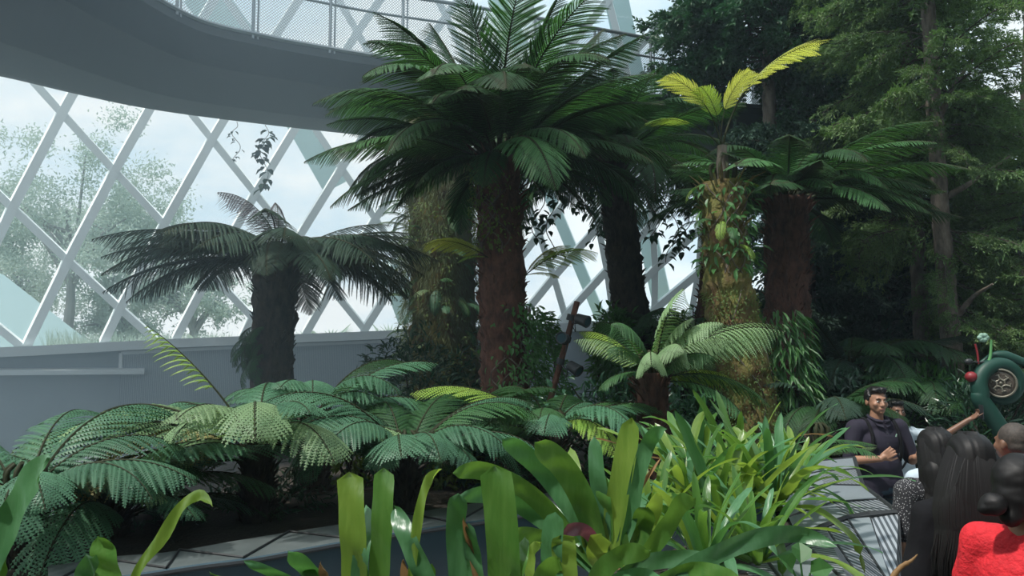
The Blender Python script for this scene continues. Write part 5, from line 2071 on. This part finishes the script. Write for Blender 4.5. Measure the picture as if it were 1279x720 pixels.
def dot_cloth():
    m = bpy.data.materials.new('dotted_cloth')
    m.use_nodes = True
    n, l = m.node_tree.nodes, m.node_tree.links
    p = n['Principled BSDF']
    p.inputs['Roughness'].default_value = .85
    tc = n.new('ShaderNodeTexCoord')
    v = n.new('ShaderNodeTexVoronoi')
    v.inputs['Scale'].default_value = 105
    l.new(tc.outputs['Object'], v.inputs['Vector'])
    rp = n.new('ShaderNodeValToRGB')
    rp.color_ramp.elements[0].position = .22
    rp.color_ramp.elements[0].color = (.42, .42, .44, 1)
    rp.color_ramp.elements[1].position = .30
    rp.color_ramp.elements[1].color = (.016, .016, .02, 1)
    l.new(v.outputs['Distance'], rp.inputs['Fac'])
    l.new(rp.outputs['Color'], p.inputs['Base Color'])
    return m


M['dot_cloth'] = dot_cloth()


def person(label, px, top_py, Y, face, tall=1.72, z0=None):
    """root at the feet; face = degrees the person is turned, 0 = facing the camera"""
    p = at(px, top_py, Y)
    sc = p.z / tall if z0 is None else (p.z - z0) / tall
    root = empty('person', (p.x, p.y, 0 if z0 is None else z0), label, 'person')
    root.scale = (sc, sc, sc)
    root.rotation_euler = (0, 0, rad(face))
    return root


def shirt_prims(arms, sleeve, female=False, g=1.0, pad=.014, zlo=.86):
    sh = .165 if female else .19
    pr = [('e', (0, 0, .95), (.165 * g + pad, .115 * g + pad, .13)), ('e', (0, -.01 * g, 1.10), (.150 * g + pad, .114 * g + pad, .17)), ('e', (0, 0, 1.27), (.168 * g + pad, .108 * g + pad, .165)),
          ('c', (-sh + .03, 0, 1.395), .062 + pad, (sh - .03, 0, 1.395), .062 + pad), ('c', (-.06, .01, 1.435), .04 + pad * .6, (.06, .01, 1.435), .04 + pad * .6),
          ('c', (-.08, 0, .86), .09 * g + pad, (-.08, 0, 1.0), .09 * g + pad), ('c', (.08, 0, .86), .09 * g + pad, (.08, 0, 1.0), .09 * g + pad)]
    for s, (el, wr) in zip((-1, 1), arms):
        shp = Vector((s * sh, 0, 1.39))
        el, wr = Vector(el), Vector(wr)
        if sleeve <= 1:
            e = shp.lerp(el, sleeve)
            pr.append(('c', shp, .055 * g + pad, e, .046 + pad))
        else:
            pr.append(('c', shp, .053 * g + pad, el, .043 + pad))
            pr.append(('c', el, .043 + pad, el.lerp(wr, sleeve - 1), .032 + pad * .7))
    return pr


def trouser_prims(g=1.0, pad=.012):
    pr = [('e', (0, 0, .93), (.168 * g + pad, .118 * g + pad, .11))]
    for s in (-1, 1):
        pr += [('c', (s * .09, 0, .90), .090 * g + pad, (s * .10, -.01, .49), .062 + pad), ('c', (s * .10, -.01, .49), .062 + pad, (s * .105, .015, .09), .050 + pad)]
    return pr


def shoes(root, m='clad_dark'):
    mb = MB()
    for s in (-1, 1):
        mb.ball((s * .108, .0, .045), (.045, .06, .045), 14)
        mb.ball((s * .115, -.09, .035), (.046, .09, .036), 14)
    mb.build('shoe', M[m], root, smooth=True)


def strands(root, pts_fn, n, m, seed, r=.0028, name='hair_strands'):
    mb = MB()
    rnd = random.Random(seed)
    for k in range(n):
        mb.tube(curve3(pts_fn(rnd), 14), [r] * 12 + [r * .6, r * .2], 4, cap=False)
    return mb.build(name, M[m], root, smooth=True)


# --- the man facing the camera
g_arms = [((-.275, -.02, 1.13), (-.125, -.25, 1.17)), ((.275, -.04, 1.13), (.165, -.26, 1.18))]
pr = body_prims(g_arms, girth=1.12)
pr += hand_prims((-.125, -.25, 1.17), (.65, -.35, .55), (-.4, -.9, .1), curl=.95, side=-1)
pr += hand_prims((.165, -.26, 1.18), (.30, -.62, .30), (-.9, -.3, .3), curl=.6, side=1, spread=.5)
man = person('man in a dark plum shirt facing the camera with both hands raised before his chest', 1094, 487, 6.8, 6)
remesh('body', pr, M['skin'], man, voxel=.0055, smooth=3)
remesh('shirt', shirt_prims(g_arms, .88, g=1.14, pad=.018), M['plum'], man, voxel=.009, smooth=5, cut=lambda c: c.z < .84, disp=cloth_folds(.012, (7, 7, 4), 1))
remesh('trousers', trouser_prims(1.12), M['jeans'], man, voxel=.01, cut=lambda c: c.z < .07, disp=cloth_folds(.008))
shoes(man)
remesh('hair', [('e', (0, .028, 1.668), (.082, .092, .082)), ('e', (0, -.035, 1.715), (.066, .055, .034)), ('e', (.02, -.05, 1.722), (.045, .04, .024)), ('e', (-.076, .02, 1.655), (.012, .045, .045)), ('e', (.076, .02, 1.655), (.012, .045, .045))],
       M['hair_black'], man, voxel=.006, smooth=3, cut=lambda c: c.z < 1.60 + max(0, -c.y) * .9 or (c.y < -.055 and c.z < 1.69), disp=cloth_folds(.008, (60, 30, 30), 3))
face_parts(man)
cl = MB()
for s in (-1, 1):
    cl.add([(s * .008, -.075, 1.47), (s * .075, -.05, 1.485), (s * .08, .01, 1.50), (s * .06, -.10, 1.425), (s * .012, -.125, 1.41)], [[0, 1, 3, 4]])
    cl.tube([(s * .010, -.105, 1.455), (s * .055, -.085, 1.462), (s * .075, -.02, 1.485), (s * .05, .055, 1.50)], .013, 8)
cl.build('collar', M['plum'], man, smooth=True)
bt = MB()
for k in range(5):
    bt.ball((0, -.148 - .004 * math.sin(k), 1.36 - k * .085), (.006, .004, .006), 8)
bt.build('button', M['clad_dark'], man)
lg = MB()
lg.tube([(.072, -.150, 1.335), (.078, -.152, 1.36)], .006, 6)
lg.build('chest_badge', M['petal_white'], man)
st = MB()
for s in (-1, 1):
    st.tube(curve3([(s * .11, .10, 1.36), (s * .115, .03, 1.472), (s * .118, -.075, 1.43), (s * .12, -.135, 1.30), (s * .135, -.10, 1.15), (s * .15, .02, 1.08)], 22), .016, 6)
st.build('backpack_strap', M['black_cloth'], man, smooth=True)

# --- man in white behind him, pointing to the right
w_arms = [((-.25, .02, 1.13), (-.24, -.10, .93)), ((.40, -.16, 1.38), (.62, -.24, 1.55))]
pr = body_prims(w_arms, girth=.98)
pr += hand_prims((.62, -.24, 1.55), (.8, -.25, .55), (.3, .2, -.9), curl=.6, side=1, point=True)
pr += hand_prims((-.24, -.10, .93), (0, -.3, -.9), (1, 0, 0), curl=.5, side=1)
wm = person('man in a white shirt pointing to the right, behind the plum-shirted man', 1119, 503, 7.7, 0)
remesh('body', pr, M['skin_dark'], wm, voxel=.006, smooth=3)
remesh('shirt', shirt_prims(w_arms, .9, g=1.0), M['white_cloth'], wm, voxel=.009, smooth=5, cut=lambda c: c.z < .86, disp=cloth_folds(.010, (7, 7, 4), 2))
remesh('trousers', trouser_prims(1.0), M['jeans_blue'], wm, voxel=.01, cut=lambda c: c.z < .07, disp=cloth_folds(.008))
shoes(wm)
remesh('hair', [('e', (0, .028, 1.672), (.084, .092, .082)), ('e', (0, -.035, 1.715), (.068, .055, .034))], M['hair_black'], wm, voxel=.006, smooth=3, cut=lambda c: c.z < 1.59 + max(0, -c.y) * .9 or (c.y < -.055 and c.z < 1.685), disp=cloth_folds(.008, (60, 30, 30), 4))
face_parts(wm)
st = MB()
st.tube(curve3([(.08, .08, 1.44), (.09, -.02, 1.475), (.07, -.135, 1.30), (0, -.145, 1.10), (-.10, -.12, .98)], 20), .012, 6)
st.build('bag_strap', M['black_cloth'], wm, smooth=True)
ph = MB()
pc_ = Vector((.735, -.285, 1.64))
ph.box(pc_, (.01, .07, .14))
po = ph.build('mobile_phone', M['clad_dark'])
po.parent = None
po.matrix_world = Matrix.Translation(wm.location) @ Matrix.Scale(wm.scale[0], 4)
tag(po, 'dark mobile phone held up in the pointing hand', 'phone')

# --- bald man
b_arms = [((-.26, .0, 1.12), (-.20, -.18, .98)), ((.26, .0, 1.12), (.20, -.18, .98))]
pr = body_prims(b_arms, girth=1.05) + hand_prims((-.2, -.18, .98), (.3, -.8, -.2), (1, 0, 0), side=1) + hand_prims((.2, -.18, .98), (-.3, -.8, -.2), (-1, 0, 0), side=-1)
bm_ = person('bald person hidden behind the dark haired women, only the bare crown in view', 1177, 541, 5.0, 168)
remesh('body', pr, M['skin'], bm_, voxel=.009, smooth=3)
remesh('shirt', shirt_prims(b_arms, .8, g=1.05), M['white_cloth'], bm_, voxel=.011, smooth=5, cut=lambda c: c.z < .86)
remesh('trousers', trouser_prims(1.05), M['jeans'], bm_, voxel=.012, cut=lambda c: c.z < .07)
shoes(bm_)


def woman(label, px, py, Y, face, top_m, low_m, hair, arms, sleeve, g=1.0, skin='skin', hem=.80, seed=0, collar=False, long_=None):
    r = person(label, px, py, Y, face)
    pr = body_prims(arms, True, g) + hand_prims(arms[0][1], (0, -.2, -1), (1, 0, 0), side=1, scale=.92) + hand_prims(arms[1][1], (0, -.2, -1), (-1, 0, 0), side=-1, scale=.92)
    remesh('body', pr, M[skin], r, voxel=.008, smooth=3)
    sp_ = shirt_prims(arms, sleeve, True, g, .02)
    sp_ += [('c', (-.07, 0, hem), .105 * g, (-.07, 0, 1.0), .10 * g), ('c', (.07, 0, hem), .105 * g, (.07, 0, 1.0), .10 * g)]
    remesh('top', sp_, M[top_m], r, voxel=.009, smooth=5, cut=lambda c: c.z < hem, disp=cloth_folds(.013, (8, 8, 4), seed))
    remesh('trousers', trouser_prims(g), M[low_m], r, voxel=.012, cut=lambda c: c.z < .07)
    shoes(r)
    return r


def long_hair(r, zlow, width, seed, side=0.0):
    """long straight hair falling down the back (+Y is the back of the head)"""
    pr = [('e', (0, .020, 1.665), (.090, .104, .094)), ('c', (0, .055, 1.66), .088, (side, .080, 1.50), .095), ('c', (-.045 + side, .085, 1.52), .072, (-.065 * width + side, .115, zlow + .08), .058), ('c', (.045 + side, .085, 1.52), .072, (.065 * width + side, .115, zlow + .08), .058),
          ('c', (side, .10, 1.5), .07, (side, .130, zlow + .05), .05), ('c', (-.07, .01, 1.62), .035, (-.095 * width, .05, 1.42), .04), ('c', (.07, .01, 1.62), .035, (.095 * width, .05, 1.42), .04)]

    def dsp(co, nr):
        h = np.array([noise.noise(Vector((c[0] * 60 + seed, 0, c[2] * 1.5))) for c in co])
        return co + nr * (h * .007)[:, None]
    remesh('hair', pr, M['hair_under'], r, voxel=.0075, smooth=30, cut=lambda c: (c.y < -.045 and c.z < 1.70), disp=dsp)

    def f(rnd):
        a = rnd.uniform(-1.7, 1.7)
        x0, y0 = math.sin(a) * .08, .02 + math.cos(a) * .09
        w = math.sin(a) * .125 * width
        e = rnd.uniform(-.05, .05)
        return [(x0 * .4, y0 * .5, 1.755), (x0 * 1.08, .02 + math.cos(a) * .108, 1.68), (w * .95, .068 + math.cos(a) * .112, 1.52), (w * 1.05 + side, .088 + math.cos(a) * .108, (zlow + 1.52) / 2), (w * .95 + e + side, .09 + math.cos(a) * .10, zlow - rnd.uniform(-.05, .09))]
    strands(r, f, 700, 'hair_strand', seed)


f_arms = [((-.22, .02, 1.12), (-.225, -.06, .88)), ((.22, .02, 1.12), (.21, -.10, .90))]
w1 = woman('woman with long dark hair in a black top with small white dots, seen from behind', 1165, 541, 4.15, 186, 'dot_cloth', 'jeans', None, f_arms, .75, 1.0, seed=5, hem=.84)
long_hair(w1, 1.28, .85, 11, .0)
w2 = woman('woman with very long straight black hair and a black jacket', 1208, 549, 3.3, 172, 'black_cloth', 'jeans', None, [((-.24, .03, 1.12), (-.24, -.10, .90)), ((.24, .03, 1.12), (.24, -.10, .90))], 1.9, 1.08, seed=6, hem=.78)
long_hair(w2, 1.20, 1.35, 12)
w3 = woman('woman in a red top with her black hair in a low bun', 1276, 578, 2.85, 122, 'red_cloth', 'jeans', None, [((-.25, .02, 1.13), (-.22, -.12, .95)), ((.25, .02, 1.13), (.22, -.12, .95))], .55, 1.05, seed=7, hem=.80)


def ridge(seed, k=.008):
    def dsp(co, nr):
        h = np.array([noise.noise(Vector((c[0] * 25 + seed, c[1] * 25, c[2] * 45))) for c in co])
        return co + nr * (h * k)[:, None]
    return dsp


remesh('hair', [('e', (0, .020, 1.660), (.094, .108, .098)), ('e', (0, .07, 1.60), (.078, .062, .075)), ('c', (0, .07, 1.56), .055, (0, .10, 1.53), .04)], M['hair_under'], w3, voxel=.007, smooth=12, cut=lambda c: (c.y < -.045 and c.z < 1.70), disp=ridge(3, .003))
remesh('hair_bun', [('e', (.03, .155, 1.575), (.048, .042, .042)), ('e', (.05, .17, 1.56), (.03, .03, .03)), ('c', (.02, .11, 1.58), .03, (.03, .15, 1.575), .03)], M['hair_under'], w3, voxel=.005, smooth=2, disp=ridge(9, .004))


er = MB()
er.tube([(-.088 * 1, .02, 1.585), (-.092, .018, 1.565)], .003, 6)
er.build('earring', M['bronze_light'], w3)

# --- man in a striped shirt
s_arms = [((-.27, .0, 1.12), (-.22, -.15, .95)), ((.27, .0, 1.12), (.22, -.15, .95))]
sm_ = person('man with short cropped hair in a red and grey striped shirt', 1262, 533, 4.5, 195)
remesh('body', body_prims(s_arms, girth=1.1) + hand_prims((-.22, -.15, .95), (.2, -.8, -.3), (1, 0, 0), side=1) + hand_prims((.22, -.15, .95), (-.2, -.8, -.3), (-1, 0, 0), side=-1), M['skin_dark'], sm_, voxel=.008, smooth=3)
remesh('shirt', shirt_prims(s_arms, .7, g=1.15, pad=.018), M['stripe_cloth'], sm_, voxel=.009, smooth=5, cut=lambda c: c.z < .84, disp=cloth_folds(.008, (7, 7, 4), 8))
remesh('trousers', trouser_prims(1.1), M['jeans'], sm_, voxel=.012, cut=lambda c: c.z < .07)
shoes(sm_)
remesh('hair', [('e', (0, .026, 1.658), (.082, .094, .088)), ('e', (0, .05, 1.61), (.070, .065, .05))], M['hair_short'], sm_, voxel=.007, smooth=3, cut=lambda c: (c.y < -.05 and c.z < 1.69) or c.z < 1.565)
cl = MB()
cl.tube([(.075 * math.sin(a), .012 + .07 * math.cos(a), 1.485 + .01 * math.cos(a)) for a in np.linspace(-2.6, 2.6, 20)], .020, 8)
cl.build('collar', M['red_cloth'], sm_, smooth=True)

# ------------------------------------------------------------------ mist
def mist(name, poly, z0, z1, dens, label):
    m = bpy.data.materials.new(name)
    m.use_nodes = True
    n, l = m.node_tree.nodes, m.node_tree.links
    n.clear()
    out = n.new('ShaderNodeOutputMaterial')
    v = n.new('ShaderNodeVolumeScatter')
    v.inputs['Color'].default_value = (0.66, 0.86, 1.0, 1)
    v.inputs['Density'].default_value = dens
    v.inputs['Anisotropy'].default_value = 0.3
    l.new(v.outputs[0], out.inputs['Volume'])
    mb = MB()
    k = len(poly)
    V = [(p[0], p[1], z0) for p in poly] + [(p[0], p[1], z1) for p in poly]
    mb.add(V, [[i, (i + 1) % k, k + (i + 1) % k, k + i] for i in range(k)])
    mb.add(V, [list(range(k))[::-1]])
    mb.add(V, [list(range(k, 2 * k))])
    o = mb.build(name, m)
    tag(o, label, 'mist', kind='stuff')
    o.visible_shadow = True
    return o


mist('mist', [(-14.5, 5.2), (-4.2, 5.0), (-1.6, 7.2), (0.8, 12.0), (1.5, 17.0), (-3.5, 17.0), (-9.0, 14.6), (-13.0, 11.0)], .02, 9.0, .024, 'fine bluish mist drifting in the left half of the dome')
mist('mist', [(-8.0, 1.5), (9.0, 1.5), (12.0, 8.0), (10.0, 14.0), (4.0, 17.5), (-4.0, 17.5), (-10.0, 12.0)], .01, 9.5, .0020, 'faint haze in the air of the whole garden')
